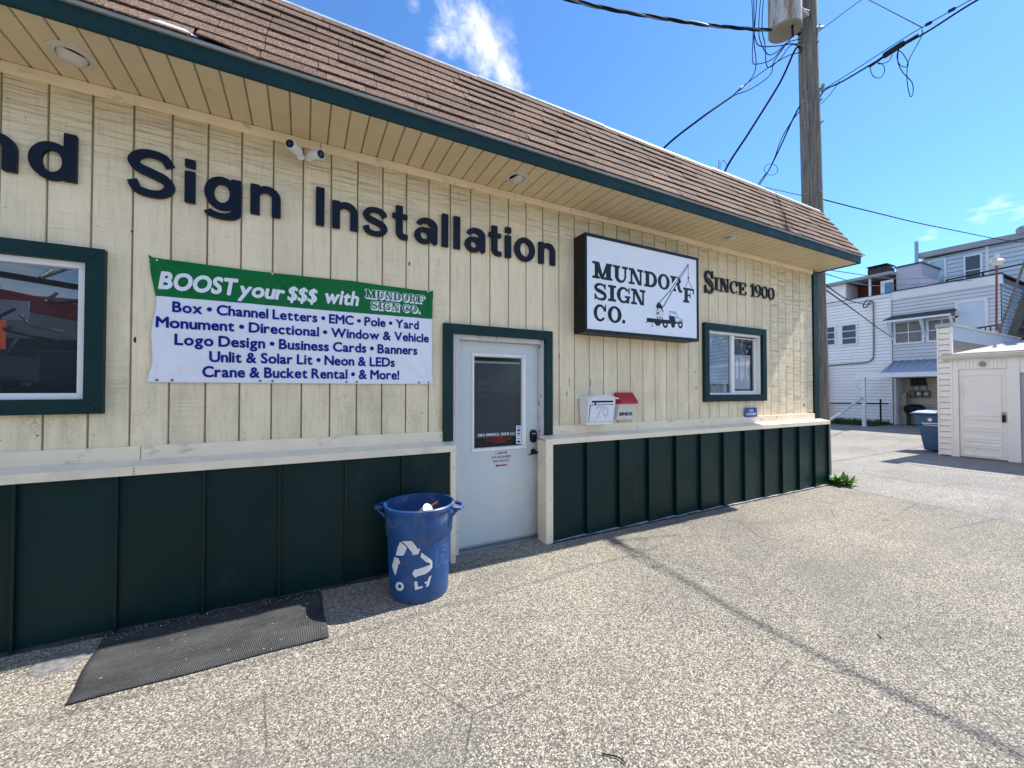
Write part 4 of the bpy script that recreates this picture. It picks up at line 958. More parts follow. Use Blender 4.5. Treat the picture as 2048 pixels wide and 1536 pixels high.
# mailbox
mb = T('mailbox', 'white wall mailbox with arched lid and scuffed door beside the entrance', 'mailbox', (4.31, -.09, 1.16))
V = [(4.135, -.012, 1.150), (4.470, -.012, 1.150), (4.462, -.158, 1.165), (4.108, -.158, 1.165), (4.112, -.012, 1.445), (4.490, -.012, 1.445), (4.490, -.172, 1.437), (4.118, -.172, 1.437)]
mesh('body', V, [(0, 1, 2, 3), (4, 7, 6, 5), (3, 2, 6, 7), (0, 3, 7, 4), (1, 0, 4, 5), (2, 1, 5, 6)], m_white2, mb)
arcp = [(4.100 + .425 * k / 14, 1.446 + .036 * math.sin(math.pi * k / 14)) for k in range(15)]
MB().prism(arcp + [(x, z - .010) for x, z in arcp[::-1]], 'y', -.190, -.004).obj('lid', m_white2, mb, smooth=True)
MB().prism([(4.120, 1.4372)] + [(x, z - .0102) for x, z in arcp[1:-1]] + [(4.490, 1.4372)], 'y', -.171, -.02).obj('lid_gable', m_white2, mb)
yf_ = lambda z: -.158 - (z - 1.165) / .272 * .014
def mbp(name, a, b, c, d, out, mt, par, bevel=0.0):
    Vb = [(a[0], yf_(c) - out, c), (b[0], yf_(c) - out, c), (b[0], yf_(c) + .002, c), (a[0], yf_(c) + .002, c), (a[1], yf_(d) - out, d), (b[1], yf_(d) - out, d), (b[1], yf_(d) + .002, d), (a[1], yf_(d) + .002, d)]
    o = MB().hexa(Vb).obj(name, mt, par)
    if bevel:
        bb = o.modifiers.new('bevel', 'BEVEL'); bb.width = bevel; bb.segments = 2
    return o
fr_ = mbp('slot_frame', (4.146, 4.146), (4.462, 4.464), 1.392, 1.430, .005, m_white2, mb, .002)
mbp('slot', (4.158, 4.158), (4.452, 4.452), 1.401, 1.421, .0062, m_black, fr_)
mbp('door_gap', (4.122, 4.138), (4.458, 4.466), 1.190, 1.380, .001, m_black, mb)
dm = Mat('scuffed_white_door'); cc = dm.mix(dm.rng(dm.noise(22, 5, (1.4, 1, .8), .7), .56, .66, 0, .6), (.76, .77, .80), (.42, .43, .46))
dm = dm.out(cc, .35)
dpl = mbp('door', (4.128, 4.148), (4.458, 4.466), 1.192, 1.374, .006, dm, mb, .003)
glyph_obj('scuffed_numeral', [strip([(.02, .05), (.04, .075), (.08, .075), (.085, .045), (.02, -.05)], [.012] * 5), ring(.15, .02, .035, .055, .022, .040)], lambda u, v, d: (4.20 + u, yf_(1.28 + v) - .0064 - d, 1.28 + v), simple('faded_print', (.50, .52, .55), .5), dpl, .004, .0006)
MB().lathe([(0, .003), (.007, .002), (.007, 0)], 12, (4.312, yf_(1.35) - .006, 1.351), Matrix.Rotation(R(90), 3, 'X')).obj('lock', m_aludk, dpl)
bx('tag', 4.196, 4.218, -.1775, -.170, 1.372, 1.400, m_blue_sign, mb)
ib = T('info_box', 'cloudy plastic leaflet box with red lid right of the mailbox', 'box', (4.74, -.06, 1.19))
MB().hexa([(4.600, -.060, 1.195), (4.846, -.060, 1.195), (4.846, -.008, 1.195), (4.600, -.008, 1.195), (4.622, -.098, 1.40), (4.872, -.098, 1.40), (4.872, -.008, 1.40), (4.622, -.008, 1.40)]).obj('body', m_clear, ib, bevel=.004)
MB().prism([(-.006, 1.376), (-.006, 1.508), (-.030, 1.508), (-.118, 1.402), (-.120, 1.378)], 'x', 4.618, 4.882).obj('lid', m_red, ib, bevel=.004)
text_line('printed_name', 'INF•BOX', 4.640, 4.832, 1.243, .036, lambda u, v, d: (u, -.060 - (v - 1.195) / .205 * .038 - .0008 - d, v), m_black, ib, .06, cellf=.08, gap=.05)
vs = T('access_sign', 'small blue metal sign reading Van Accessible resting on the sill board', 'sign', (7.17, -.02, 1.15))
rr = []
for cx, cz, a0 in ((7.285, 1.265, 0), (7.050, 1.265, 90), (7.050, 1.170, 180), (7.285, 1.170, 270)):
    for q in range(0, 91, 18): rr.append((cx + .02 * math.cos(R(a0 + q)), cz + .02 * math.sin(R(a0 + q))))
plt = MB().prism(rr, 'y', -.032, -.028).obj('plate', m_blue_sign, vs)
glyph_obj('border', [[np.array(rr) * .97 + np.array([7.1675, 1.2175]) * .03, np.array(rr) * .955 + np.array([7.1675, 1.2175]) * .045]], lambda u, v, d: (u, -.0325 - d, v), m_whiteprint, plt, .0035, .0005)
for s, a, b, z in (('VAN', 7.120, 7.215, 1.228), ('ACCESSIBLE', 7.055, 7.280, 1.178)):
    text_line('printed_word', s, a, b, z, .032, lambda u, v, d: (u, -.0325 - d, v), m_whiteprint, plt, .04, cellf=.1)

# ================================================================== RECYCLING BIN
def bin_mat():
    M = Mat('scuffed_blue_plastic')
    c = M.mix(M.rng(M.noise(3, 4), .3, .7), (.006, .044, .150), (.012, .080, .25))
    X = M.xyz()
    c = M.mix(M.math('MULTIPLY', M.rng(M.noise(7, 6, (1, 1, 1.2), .7), .50, .66), M.rng(X['Z'], .42, .56, .12, .65)), c, (.20, .19, .17))
    c = M.mix(M.rng(M.noise(24, 5, (1, 1, 3), .7), .66, .74, 0, .5), c, (.16, .24, .46))
    c = M.mix(M.rng(M.noise(5, 4, (1, 1, .5), .6, (6, 2, 1)), .60, .70, 0, .4), c, (.05, .13, .42))
    c = M.mix(M.rng(X['Z'], .06, .0, 0, .4), c, (.06, .06, .07))
    M.bump(M.noise(40, 4), .15, .004)
    return M.out(c, .42, .45)
m_bin = bin_mat()
bc = Vector((2.238, -.480, 0))
rb = T('recycling_bin', 'scuffed round blue recycling bin with peeling white arrows beside the door', 'bin', bc)
prof = [(.0, .006), (.205, .004), (.214, .0), (.219, .02), (.232, .30), (.236, .425), (.240, .450), (.250, .462), (.256, .60), (.258, .640), (.268, .642), (.270, .668), (.262, .676), (.250, .674), (.248, .64), (.243, .48), (.229, .45), (.222, .30), (.208, .02), (.0, .018)]
MB().lathe(prof, 72, bc).obj('body', m_bin, rb, smooth=True)
for sgn in (-1, 1):
    dv = Vector((.887, -.462, 0)) * sgn; pv = Vector((.462, .887, 0))
    hb = MB()
    hb.tube([bc + dv * .262 + pv * -.075 + Vector((0, 0, .650)), bc + dv * .318 + pv * -.062 + Vector((0, 0, .640)), bc + dv * .330 + Vector((0, 0, .640)), bc + dv * .318 + pv * .062 + Vector((0, 0, .640)), bc + dv * .262 + pv * .075 + Vector((0, 0, .650))], .013, 10)
    a_ = [bc + dv * .250 + pv * s + Vector((0, 0, .60)) for s in (-.05, .05)]; b_ = [bc + dv * .315 + pv * s + Vector((0, 0, .632)) for s in (-.055, .055)]; c_ = [bc + dv * .250 + pv * s + Vector((0, 0, .560)) for s in (-.045, .045)]
    for s in (0, 1):
        w_ = pv * .006
        hb.add([a_[s] - w_, b_[s] - w_, c_[s] - w_, a_[s] + w_, b_[s] + w_, c_[s] + w_], [(0, 1, 2), (5, 4, 3), (0, 3, 4, 1), (1, 4, 5, 2), (2, 5, 3, 0)])
    hb.obj('handle', m_bin, rb, smooth=True)
# printing wrapped on the drum; u along the surface from the camera-facing line
fd = math.atan2(-3.5541 - bc.y, 1.4385 - bc.x)
def bmap(zx, zy, d):
    s = max(-.98, min(.98, (zx - 757) / 332.0)); a = math.asin(s)
    z = (1345 - 92 * (1 - math.cos(a)) - zy) / 975.0 * .672
    rad = np.interp(z, [0, .02, .30, .425, .46, .60], [.216, .2195, .2325, .2365, .250, .2565]) + .0012 + d
    q = fd + a
    return (bc.x + rad * math.cos(q), bc.y + rad * math.sin(q), z)
AR = [[(578, 668), (636, 745), (600, 822), (522, 822), (545, 735)], [(588, 666), (690, 668), (742, 765), (768, 752), (745, 815), (668, 820), (695, 808), (612, 690)],
      [(497, 836), (550, 848), (572, 912), (552, 905), (513, 1040), (478, 935), (508, 850)], [(775, 800), (878, 892), (885, 925), (825, 908), (770, 850)],
      [(712, 968), (722, 975), (870, 940), (850, 905), (885, 900), (888, 972), (860, 1005), (820, 1030), (728, 1048), (722, 1065), (684, 1015)],
      ]
OT = [([ring(555, 1145, 44, 48, 18, 22)]), ([poly((706, 1100), (735, 1096), (745, 1158), (790, 1150), (794, 1172), (714, 1188))]), ([poly((812, 1132), (812, 1108), (838, 1116), (856, 1068), (882, 1052), (866, 1112), (856, 1160), (824, 1172), (832, 1138))])]
m_patch = simple('worn_white_stencil', (.72, .71, .72), .5, .06, 14, dirt=((.35, .36, .4), .6, .72, 30, (1, 1, 1), .6))
for P_ in AR: glyph_obj('arrow_print', [poly(*[(x, -y) for x, y in P_])], lambda u, v, d: bmap(u, -v, d), m_patch, rb, 9, .0004)
for pr in OT: glyph_obj('letter_print', [[np.stack([c[:, 0], -c[:, 1]], 1) for c in p] for p in pr], lambda u, v, d: bmap(u, -v, d), m_patch, rb, 7, .0004)
ss = [strip([(940, -790), (930, -880), (925, -985)], [6, 6, 6]), strip([(985, -770), (1030, -745), (1025, -810), (985, -800)], [6, 6, 6, 6]), strip([(965, -870), (1000, -860), (995, -935), (960, -950), (955, -985)], [6, 6, 6, 6, 6]), ring(1040, -945, 14, 20, 9, 14)]
glyph_obj('faded_sticker', ss, lambda u, v, d: bmap(u, -v, d), simple('faded_blue_print', (.10, .20, .48), .5), rb, 4, .0003)
tr = MB().lathe([(.0, .54), (.12, .50), (.235, .47)], 40, bc).obj('rubbish_bag', simple('dark_rubbish', (.012, .014, .03), .6, .4, 12, bump=1, bs=14, bd=.05), rb)
cup = MB().lathe([(.028, 0), (.038, .11), (.041, .112), (.041, .120), (0, .122)], 20, (0, 0, 0), Matrix.Rotation(R(55), 3, (1, .4, 0))).obj('paper_cup', m_clear, None, smooth=True); cup.location = (2.235, -.50, .575)
tag(cup, 'crumpled pale cup lying in the round blue bin', 'cup')
sw = MB().tube([(2.25, -.50, .60), (2.37, -.52, .665)], .007, 8).obj('drinking_straw', simple('orange_plastic', (.55, .08, .03), .4), None)
tag(sw, 'orange straw sticking up beside the cup in the blue bin', 'straw')

# ================================================================== MAT
def mat_rubber():
    M = Mat('ribbed_rubber_mat')
    X = M.xyz()
    rib = M.math('SINE', M.math('MULTIPLY', M.math('ADD', X['X'], M.math('MULTIPLY', X['Y'], -.05)), 620))
    c = M.mix(M.rng(rib, -1, 1), (.020, .022, .023), (.048, .050, .050))
    c = M.mix(M.rng(M.noise(2.6, 6, (1, 2, 1), .65), .36, .66, 0, .75), c, (.095, .095, .090))
    c = M.mix(M.rng(M.noise(34, 3, rough=.6), .70, .73, 0, .9), c, (.45, .43, .38))
    c = M.mix(M.rng(M.noise(90, 2, rough=.6), .60, .66, 0, .5), c, (.14, .14, .135))
    M.bump(rib, .6, .004)
    return M.out(c, .82, .3)
mat_ = T('rubber_mat', 'long dark ribbed rubber mat lying along the green wall base', 'mat', (.98, -.48, 0))
V = []; F = []; n1, n2 = 40, 14
for i in range(n1 + 1):
    for j in range(n2 + 1):
        u, v = i / n1, j / n2
        xa = .350 * (1 - v) + .428 * v; xb = 1.560 * (1 - v) + 1.586 * v
        y = -.160 * (1 - v) + -.818 * v
        z = .0125 + .0035 * math.sin(u * 17 + v * 3) * math.sin(v * math.pi) + (.004 if (v == 1 and u > .9) else 0)
        V.append((xa + (xb - xa) * u + (.004 * math.sin(v * 9)), y + .004 * math.sin(u * 11), z))
for i in range(n1):
    for j in range(n2): F.append((i * (n2 + 1) + j, i * (n2 + 1) + j + 1, (i + 1) * (n2 + 1) + j + 1, (i + 1) * (n2 + 1) + j))
mo = mesh('mat_sheet', V, F, mat_rubber(), mat_, True); md = mo.modifiers.new('thick', 'SOLIDIFY'); md.thickness = .009; md.offset = -1

# ================================================================== UTILITY POLE
up = T('utility_pole', 'tall weathered wooden utility pole behind the roof corner', 'pole', (9.72, .30, 0))
V = []; F = []; nz, na = 44, 28
for i in range(nz + 1):
    z = -.05 + 10.6 * i / nz; cx = 9.715 - .0255 * z; cy = .30 + .0005 * z; r0 = .172 - .0030 * z
    for k in range(na):
        a = 2 * math.pi * k / na; rr_ = r0 * (1 + .018 * math.sin(a * 5 + z * .6) + .012 * math.sin(a * 11 + z * 1.7) + rnd.uniform(-.006, .006)); V.append((cx + rr_ * math.cos(a), cy + rr_ * math.sin(a), z))
for i in range(nz):
    for k in range(na): F.append((i * na + k, i * na + (k + 1) % na, (i + 1) * na + (k + 1) % na, (i + 1) * na + k))
F.append(tuple(nz * na + k for k in range(na)))
mesh('pole_shaft', V, F, m_pole, up, True)
m_gal = simple('galvanised_hardware', (.30, .31, .32), .5, .2, 10, metal=.5)
m_wire = simple('black_cable_jacket', (.008, .010, .016), .7, .1, 10, spec=.08)
m_wireg = simple('grey_wire', (.09, .11, .14), .45, .1, 10, metal=.3)
for z, dx in ((7.72, -.05), (6.72, .12), (6.95, .2), (5.05, -.17), (8.05, .14), (6.33, .16)):
    pxx = 9.715 - .0255 * z
    b_ = MB(); b_.tube([(pxx + dx * .4 - .02, .30 - .18, z), (pxx + dx * .4 + .02, .30 - .10, z)], .014, 8); b_.tube([(pxx - .2, .30, z), (pxx + .2, .28, z)], .012, 8)
    b_.obj('pole_bolt', m_gal, up)
MB().tube([(9.51, .19, 8.02), (9.66, .14, 8.06)], .03, 8).obj('clevis_insulator', m_gal, up)
MB().tube([(9.60, .13, 6.88), (9.63, .13, 7.0)], .03, 6).obj('cable_bracket', m_gal, up)
tfm = T('transformer', 'rust streaked pale grey pole transformer hanging left of the wooden pole', 'transformer', (8.86, .36, 7.70))
MT = Mat('rusty_transformer_paint')
X = MT.xyz()
cT = MT.mix(MT.rng(MT.noise(3, 4), .3, .7), (.36, .37, .36), (.48, .48, .46))
cT = MT.mix(MT.math('MULTIPLY', MT.rng(MT.noise(5, 6, (1.5, 1.5, .28), .7), .44, .60), MT.rng(X['X'], 9.05, 8.65, .25, 1.0)), cT, (.20, .075, .032))
m_tf = MT.out(cT, .55, .35)
tc_ = Vector((8.92, .38, 7.86))
MB().lathe([(0, .0), (.235, 0), (.246, .015), (.250, .06), (.255, 1.2), (.25, 1.26), (0, 1.30)], 36, tc_).obj('tank', m_tf, tfm, smooth=True)
MB().lathe([(0, -.003), (.240, -.003), (.250, .006), (.252, .02)], 36, tc_).obj('tank_base', simple('tank_base_paint', (.22, .20, .15), .6, .15, 5), tfm)
for z in (8.22, 8.7):
    MB().box(9.16, 9.40, .22, .38, z, z + .07).obj('hanger_bracket', simple('pale_bracket', (.50, .49, .38), .5), tfm, bevel=.01)
MB().tube([(8.90, .25, 7.86), (8.90, .24, 7.66)], .020, 10).obj('bushing', m_black, tfm)
MB().tube([(9.0, .14, 8.12), (9.2, .13, 8.15), (9.4, .2, 8.16)], .006, 6).obj('ground_lug', m_black, tfm)

# ---- wires: each cable a thing
def wire(name, label, cat, pts, r, mt=None, group=None, n=8, twist=0, smooth=True):
    P = spline(pts, n) if smooth else [Vector(p) for p in pts]
    mt = mt or m_wire; b = MB()
    if twist:
        t = thing(name, label, cat, pts[0], group); roots.append(t)
        Lt = 0; acc = [0]
        for i in range(1, len(P)): Lt += (P[i] - P[i - 1]).length; acc.append(Lt)
        for s in range(3):
            Q = []
            nn = int(Lt / .035)
            for k in range(nn + 1):
                d = Lt * k / nn; i = max(0, min(len(P) - 2, int(np.searchsorted(acc, d)) - 1)); f = (d - acc[i]) / max(1e-6, acc[i + 1] - acc[i]); p = P[i].lerp(P[i + 1], f)
                tt = (P[i + 1] - P[i]).normalized(); a = tt.cross(Vector((0, 0, 1))).normalized(); c = tt.cross(a); ph = d / twist * 2 * math.pi + s * 2.094
                Q.append(p + a * math.cos(ph) * r * 1.25 + c * math.sin(ph) * r * 1.25)
            MB().tube(Q, r, 6).obj('strand', (mt, mt, m_wireg)[s], t, smooth=True)
        return t
    b.tube(P, r, 6); o = b.obj(name, mt, None, smooth=True); tag(o, label, cat, group); return o
wire('power_cable', 'thick twisted cable crossing the sky from the upper left to the pole', 'cable', [(3.021, 1.162, 6.856), (4.675, .973, 7.018), (5.607, .935, 7.23), (7.11, .71, 7.494), (8.225, .574, 7.775), (8.895, .448, 7.921), (9.47, .353, 8.019)], .0125, twist=1.25)
wire('service_cable', 'black service cable running from the pole clamp down to the roof edge, left one', 'cable', [(5.9, 1.0, 4.62), (6.347, .81, 5.271), (7.209, .798, 6.017), (8.061, .793, 6.692)], .0165)
wire('service_wire', 'wire from the roof cable clamp up past the left side of the transformer', 'wire', [(8.061, .793, 6.692), (8.38, .677, 7.011), (8.522, .654, 7.316), (8.487, .664, 7.761), (8.564, .669, 8.341), (8.642, .674, 8.93)], .0075)
wire('service_wire', 'wire sagging from the roof cable clamp up to the transformer bushing', 'wire', [(8.061, .793, 6.692), (8.42, .659, 6.87), (8.744, .541, 7.139), (8.82, .497, 7.405), (8.90, .24, 7.68)], .0075)
wire('service_wire', 'straight bare wire from the roof cable clamp to the pole', 'wire', [(8.061, .793, 6.692), (8.24, .753, 6.87), (8.715, .61, 7.268), (9.124, .448, 7.56), (9.40, .351, 7.668)], .0075)
wire('cable_clamp', 'small grey clamp joining three wires above the roof', 'clamp', [(8.21, .75, 6.84), (8.27, .74, 6.89)], .03, m_gal, smooth=False)
wire('service_cable', 'black service cable from the pole down to the mast on the roof, right one', 'cable', [(7.568, .628, 4.62), (7.568, .628, 5.116), (8.141, .54, 5.948), (8.902, .461, 7.005), (9.243, .384, 7.668), (9.42, .369, 7.783)], .0165)
wire('roof_mast', 'thin metal mast with wire loop standing on the roof edge', 'mast', [(7.487, .67, 4.5), (7.490, .67, 5.133), (7.493, .663, 5.339)], .009, m_gal)
wire('wire_loop', 'thin wire coil hanging on the roof mast', 'wire', [(7.493, .66, 5.02), (7.56, .62, 5.12), (7.60, .60, 5.24), (7.55, .63, 5.33), (7.50, .65, 5.22), (7.53, .64, 5.06), (7.62, .6, 4.98)], .0045, m_wireg)
for k, (pts, lab) in enumerate((([(8.578, .709, 8.95), (8.484, .659, 8.116), (8.502, .655, 7.805), (8.582, .616, 7.654), (8.91, .501, 7.697), (9.242, .383, 7.776), (9.40, .351, 7.668)], 'outermost drooping lead curving under the transformer to the pole'),
                 ([(8.714, .638, 8.95), (8.563, .618, 8.116), (8.581, .615, 7.761), (8.701, .557, 7.512), (8.887, .515, 7.581), (9.122, .445, 7.803), (9.42, .347, 7.921)], 'middle drooping lead below the transformer'),
                 ([(8.754, .617, 8.95), (8.611, .594, 8.027), (8.661, .575, 7.672), (8.703, .56, 7.281), (8.952, .483, 7.465), (9.162, .425, 7.74), (9.42, .353, 7.848)], 'drooping lead hanging lowest in a deep loop below the transformer'),
                 ([(8.42, .67, 8.9), (8.47, .67, 7.938), (8.466, .681, 7.405), (8.545, .641, 7.334), (8.833, .545, 7.464), (9.122, .445, 7.776), (9.42, .354, 7.758)], 'lead with a sharp bottom corner left of the transformer'))):
    wire('drop_lead', lab, 'wire', pts, .0075, group='leads drooping round the transformer')
wire('telephone_cable', 'bundled cable sloping from the pole away behind the roof, thicker one', 'cable', [(9.62, .33, 6.80), (9.50, .36, 6.77), (9.44, .412, 6.73), (9.644, .644, 6.678), (10.28, 1.216, 6.641), (11.076, 1.929, 6.662), (11.639, 2.536, 6.715), (16, 7, 7.0)], .014)
wire('telephone_cable', 'thin cable beside the bundle behind the pole sloping behind the roof', 'cable', [(9.62, .33, 6.70), (9.50, .36, 6.66), (9.441, .413, 6.639), (9.619, .658, 6.63), (10.086, 1.091, 6.674), (10.764, 1.64, 6.669), (11.505, 2.382, 6.651), (15, 6, 6.8)], .009)
a0_ = Vector((10.9, 1.75, 6.66))
wire('cable_coil', 'small coil of spare cable hanging behind the roof left of the pole', 'coil', [a0_ + Vector((.14 * math.cos(t_), -.07 * math.cos(t_), .13 * math.sin(t_) - .06)) for t_ in np.linspace(0, 2 * math.pi, 12)], .006)
wire('messenger_wire', 'thin messenger wire above the heavy cable right of the pole', 'wire', [(9.582, 0.212, 6.878), (9.690, -0.242, 6.967), (9.499, -0.893, 6.888), (9.411, -1.281, 6.839), (9.371, -1.761, 6.794), (9.138, -2.564, 6.597), (9.248, -4.071, 6.666)], .006)
wire('heavy_cable', 'heavy black cable rising from the pole to the upper right corner', 'cable', [(9.478, 0.210, 6.622), (9.591, 0.210, 6.715), (9.688, 0.127, 6.922), (9.655, -0.184, 6.874), (9.513, -0.916, 6.802), (9.432, -1.300, 6.747), (9.385, -1.770, 6.752), (9.138, -2.563, 6.544), (9.248, -4.071, 6.626)], .0125)
wire('drop_wire', 'slack thin wire just below the heavy cable at the pole', 'wire', [(9.478, 0.213, 6.622), (9.592, 0.211, 6.643), (9.658, 0.076, 6.742), (9.665, -0.108, 6.913)], .006)
sb_ = MB().tube([(9.622, -0.536, 6.840), (9.553, -0.772, 6.832), (9.526, -0.841, 6.819), (9.471, -1.025, 6.795), (9.447, -1.169, 6.783)], .020, 8); sb_.tube([(9.562, -0.748, 6.841), (9.479, -0.994, 6.807)], .045, 8)
tag(sb_.obj('splice_case', m_black, None, smooth=True), 'lumpy black splice case clamped on the heavy cable right of the pole', 'splice case')
for p_, lab in (((9.415, -1.291, 6.839), 'small clamp on the messenger wire nearest the splice case'), ((9.387, -1.532, 6.822), 'small clamp on the messenger wire farther up to the right')):
    tag(MB().tube([Vector(p_) - Vector((.01, .03, .01)), Vector(p_) + Vector((.01, .03, .01))], .022, 6).obj('wire_clamp', m_black, None), lab, 'clamp')
wire('cable_loop', 'round hanging loop of thin cable nearest the pole', 'cable', [(9.656, -0.541, 6.881), (9.650, -0.528, 6.840), (9.655, -0.566, 6.675), (9.648, -0.652, 6.581), (9.670, -0.704, 6.651), (9.667, -0.691, 6.768), (9.651, -0.632, 6.844), (9.653, -0.655, 6.805), (9.606, -0.778, 6.745), (9.606, -0.826, 6.813)], .0055)
wire('cable_loop', 'long twisted loop of thin cable hanging from the splice case', 'cable', [(9.523, -0.925, 6.785), (9.519, -0.918, 6.586), (9.567, -0.958, 6.418), (9.651, -1.032, 6.242), (9.661, -1.039, 6.087), (9.639, -1.016, 6.032), (9.610, -0.994, 6.215), (9.604, -0.993, 6.446), (9.621, -1.012, 6.594), (9.526, -1.178, 6.780), (9.487, -1.201, 6.863)], .0055)
wire('cable_loop', 'small oval cable loop just under the splice case', 'cable', [(9.523, -0.925, 6.776), (9.565, -0.963, 6.702), (9.612, -1.003, 6.551), (9.599, -0.990, 6.493), (9.538, -0.935, 6.542), (9.512, -0.910, 6.667), (9.518, -0.921, 6.778)], .0055)
wire('guy_wire', 'wire leaving the pole to the right and up out of the frame', 'wire', [(9.66, .257, 8.03), (10.29, -.179, 8.57), (11.033, -.803, 9.18), (13, -2.6, 10.7)], .006)
wire('aerial_wire', 'wire crossing the sky down to the messenger wire from top centre right', 'wire', [(13.5, 2.2, 13.4), (11.68, .536, 10.032), (11.416, .122, 9.352), (9.424, -1.225, 6.841)], .007)
wire('telephone_wire', 'thin wire low in the sky passing behind the pole, left span', 'wire', [(9.6, 3.4, 7.2), (10.177, 2.51, 6.633), (10.518, 1.778, 6.139), (9.62, .473, 5.144)], .006)
wire('telephone_wire', 'thin wire low in the sky from the pole to the far house roof', 'wire', [(9.62, .316, 5.06), (12.314, .405, 5.364), (16.235, .495, 5.818), (23.782, .491, 6.739), (29.2, .3, 7.9)], .011)
wire('house_wire', 'wire from the pole to the weatherhead on the white house', 'wire', [(9.8, .394, 3.66), (14, 1.6, 3.9), (19.012, 3.016, 4.55), (24.9, 5.2, 5.72)], .012)
wire('house_wire', 'steep dark wire from the pole down to the meter panel', 'wire', [(9.8, .395, 3.55), (13.548, 1.372, 3.62), (20, 3.1, 3.75), (24.9, 4.46, 3.95)], .013)
wire('house_wire', 'thin pale wire from the pole passing over the awning roof', 'wire', [(9.8, .379, 3.80), (21.871, 3.3, 5.9), (24.9, 2.7, 6.2)], .010, m_wireg)
wire('house_wire', 'lower thin pale wire from the pole along the flat roof edge', 'wire', [(9.8, .38, 3.74), (21.2, 3.574, 5.6), (24.9, 2.0, 5.9)], .010, m_wireg)

# ================================================================== GARAGE
GX = 14.93
m_gw = simple('garage_white_paint', (.86, .81, .76), .6, .05, 2, dirt=((.42, .40, .36), .58, .75, 5, (1, 1, .6), .5))
m_gclap = simple('garage_clapboard_paint', (.86, .80, .74), .62, .05, 3, orand=.05, dirt=((.38, .34, .28), .58, .75, 5, (1, .6, 1), .5))
m_gdk = simple('shadowed_sheathing', (.20, .18, .16), .8)
gar = T('garage', 'low white garage with panelled side door and stepped parapet wall', 'garage', (16.5, -2, 0))
bx('wall_core', GX + .03, 21, -7, .19, 0, 2.36, m_gdk, gar)
bx('wall_core', GX + .03, 20.2, -.02, .19, 2.36, 3.03, m_gdk, gar)
for k in range(22):
    z = .02 + .137 * k; z1_ = min(z + .126, 3.02)
    MB().hexa([(GX - .030, .008, z), (GX + .03, .008, z), (GX + .03, .196, z), (GX - .030, .196, z), (GX - .006, .008, z1_), (GX + .03, .008, z1_), (GX + .03, .196, z1_), (GX - .006, .196, z1_)]).obj('clapboard', m_gclap, gar)
bx('corner_board', GX - .028, GX + .03, .197, .222, 0, 3.03, m_gw, gar)
bx('corner_board', GX - .028, GX + .03, -.032, .006, 0, 2.245, m_gw, gar)
bx('corner_board', GX - .028, GX + .05, -.032, .006, 2.36, 3.03, m_gw, gar)
bx('parapet_cap', GX - .05, GX + .10, -.06, .24, 3.032, 3.118, m_flw, gar, .006)
bx('parapet_cap', GX + .101, 20.3, -.06, .24, 3.05, 3.100, m_flw, gar, .006)
bx('parapet_face', GX + .06, 20.2, -.030, -.022, 2.72, 3.048, simple('grey_blue_metal', (.36, .42, .50), .5, .12, 1.5), gar)
m_groof = simple('sanded_roof_felt', (.40, .38, .34), .9, .12, 3, bump=.5, bs=80)
V = [(GX - .12, .12, 2.385), (20, .12, 3.0), (20, -7, 3.0), (GX - .12, -7, 2.385), (GX - .12, .12, 2.36), (20, .12, 2.97), (20, -7, 2.97), (GX - .12, -7, 2.36)]
mesh('roof', V, [(0, 3, 2, 1), (4, 5, 6, 7), (0, 1, 5, 4), (1, 2, 6, 5), (2, 3, 7, 6), (3, 0, 4, 7)], m_groof, gar)
MB().prism([(GX - .15, 2.355), (GX - .13, 2.362), (GX - .012, 2.358), (GX - .012, 2.246), (GX - .10, 2.246), (GX - .135, 2.29)], 'y', -7, .125).obj('gutter', simple('ivory_gutter', (.60, .58, .52), .45, .05, 3), gar)
bx('door_surround', GX - .02, GX + .03, -.120, -.034, 0, 2.245, m_gw, gar)
bx('door_surround', GX - .02, GX + .03, -1.02, -.845, 0, 2.245, m_gw, gar)
for k in range(12):
    y = -.122 - k * .060; bx('bead_board', GX - .012, GX + .03, max(y - .057, -.844), y, 2.020, 2.245, m_gw, gar)
gd = bx('door', GX + .022, GX + .04, -.840, -.125, .02, 2.015, m_gw, gar)
for z0_, z1_ in ((.06, .26), (.29, .40), (.44, .64), (.68, .90), (.96, 1.90)):
    b_ = MB(); y0_, y1_ = -.76, -.16; t_ = .022
    b_.box(GX + .004, GX + .021, y0_, y1_, z0_, z0_ + t_); b_.box(GX + .004, GX + .021, y0_, y1_, z1_ - t_, z1_); b_.box(GX + .0045, GX + .021, y0_, y0_ + t_, z0_ + t_, z1_ - t_); b_.box(GX + .0045, GX + .021, y1_ - t_, y1_, z0_ + t_, z1_ - t_)
    b_.obj('panel_moulding', m_gw, gd)
bx('lock_box', GX - .02, GX + .021, -.815, -.765, .84, 1.0, m_black, gd, .01)
MB().lathe([(0, .05), (.025, .045), (.03, .02), (.012, 0)], 14, (GX, -.79, 1.035), Matrix.Rotation(R(-90), 3, 'Y')).obj('door_knob', m_gal, gd, smooth=True)
MB().lathe([(.02, 0), (.06, .03), (.0, .05)], 16, (GX - .01, -.50, 2.125), Matrix.Rotation(R(-90), 3, 'Y')).obj('lamp_socket', m_gal, gar, smooth=True)
bx('large_door', GX + .01, GX + .03, -3.6, -1.025, 0, 1.916, simple('grey_overhead_door', (.34, .36, .40), .5), gar)
bx('wall_front', GX - .006, GX + .03, -7, -1.021, 1.917, 2.245, m_gw, gar)
bx('wall_front', GX - .006, GX + .03, -7, -3.601, 0, 1.916, m_gw, gar)

